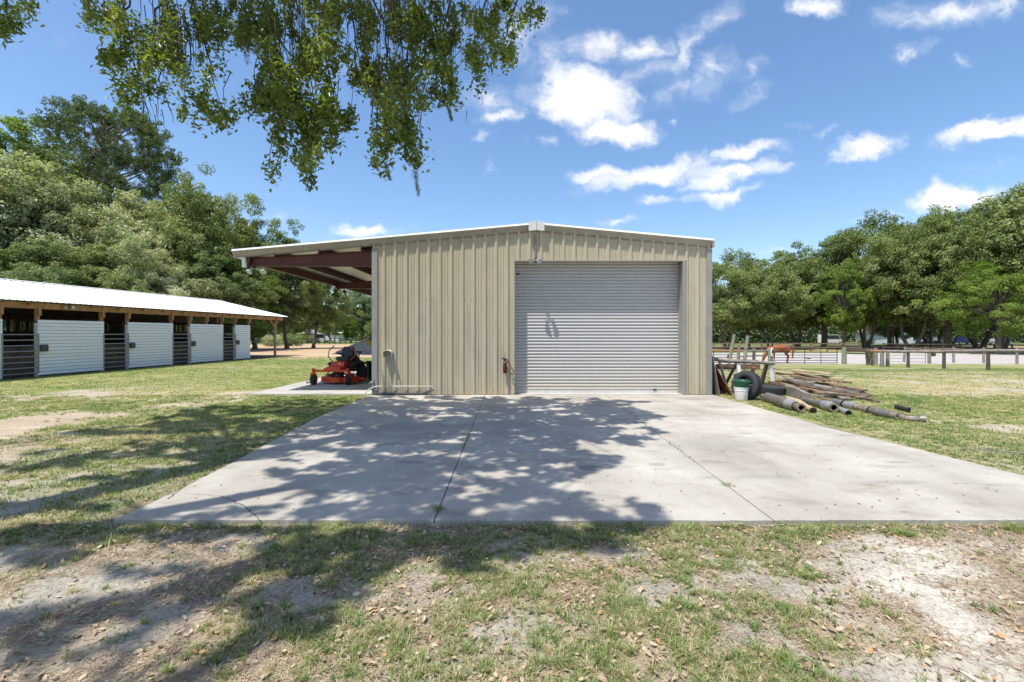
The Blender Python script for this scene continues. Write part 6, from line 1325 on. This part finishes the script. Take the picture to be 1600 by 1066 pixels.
# fallen oak leaves
xl, yl = fieldsample(60000, (-8, 8), (1.2, 6.5), lambda x, y: np.clip(gsub(x, y)[2]*1.3-.02, .04, 1)*np.where(y < 4.1, 1, .35)*(1-.6*gsub(x, y)[3])*(1-.45*gsub(x, y)[4]))
n = len(xl); zl = hfine(xl, yl)+rg.uniform(.006, .025, n)
LMt = leafmat('fallen_leaves', [(0, (.17, .11, .07)), (.3, (.32, .22, .14)), (.7, (.48, .37, .25)), (.92, (.58, .47, .34)), (.95, (.50, .26, .12)), (1, (.56, .30, .13))], .12, .6)
ca_ = rg.uniform(0, 2*PI, n); nr = rg.normal(size=(n, 3))*.38+np.array([0, 0, 1.])
# six-cornered curled oak leaf
nr /= np.linalg.norm(nr, axis=1, keepdims=True); a = np.cross(nr, rg.normal(size=(n, 3))); a /= np.linalg.norm(a, axis=1, keepdims=True); b2 = np.cross(nr, a); Cn = np.stack([xl, yl, zl], 1)
Ln = rg.uniform(.009, .03, (n, 1))*rg.uniform(.6, 1, (n, 1)); Wn = Ln*rg.uniform(.32, .52, (n, 1)); cu = rg.uniform(-.25, .45, (n, 1))*Ln
V = np.stack([Cn-a*Ln/1, Cn-a*Ln*.45-b2*Wn+nr*cu*.6, Cn+a*Ln*.45-b2*Wn+nr*cu*.6, Cn+a*Ln+nr*cu*.3, Cn+a*Ln*.45+b2*Wn+nr*cu*.6, Cn-a*Ln*.45+b2*Wn+nr*cu*.6], 1).reshape(-1, 3)
k = np.arange(n)[:, None]*6; Q = np.concatenate([k+[[0, 1, 2, 3]], k+[[0, 3, 4, 5]]], 1).reshape(-1, 4)
me = bpy.data.meshes.new('fallen_leaves'); np_mesh(me, V, Q); at3 = me.attributes.new('rnd', 'FLOAT', 'FACE'); at3.data.foreach_set('value', np.repeat(rg.uniform(0, 1, n), 2).astype(np.float32)); me.materials.append(LMt)
tag(link('fallen_leaves', me), 'tan and orange fallen oak leaves scattered over the grass', 'leaves', kind='stuff')
print('leaves', n)
# crumbs, leaf bits and twigs on the slab
xc = rg.uniform(-3.5, 5.4, 420); yc = rg.uniform(4.15, 12.2, 420); n = 420; me = leaf_mesh('slab_litter', np.stack([xc, yc, np.full(n, .006)], 1), rg.normal(size=(n, 3))*.2+np.array([0, 0, 1.]), .035, .018, rg.uniform(0, .75, n), 9)
me.materials.append(LMt); tag(link('slab_litter', me), 'small leaf bits scattered over the concrete', 'leaves', kind='stuff')
s = MB(); rr = random.Random(5)
for _ in range(90):
    x = rr.uniform(-4.5, 5); y = rr.uniform(1.9, 3.95); a = rr.uniform(0, 6.28); L_ = rr.uniform(.05, .22); z = float(hfine(np.array(x), np.array(y)))+.008
    s.tube([(x, y, z), (x+math.cos(a)*L_*.5, y+math.sin(a)*L_*.5, z+.008), (x+math.cos(a+.3)*L_, y+math.sin(a+.3)*L_, z)], [.003, .0025, .001], 4, False)
tag(s.build('fallen_twigs', MAT['wood_old']), 'thin dead twigs scattered on the ground', 'twigs', kind='stuff')
s = MB(); p = gnd(1575, 712); s.tube([(p.x-.35, p.y+.3, p.z+.03), (p.x, p.y, p.z+.05), (p.x+.4, p.y-.1, p.z+.04)], [.006, .011, .012], 7); s.tube([(p.x-.1, p.y+.1, p.z+.05), (p.x-.3, p.y, p.z+.10)], .005, 5)
tag(s.build('fallen_branch', MAT['wood_grey']), 'thin grey fallen branch lying on the right lawn', 'branch')
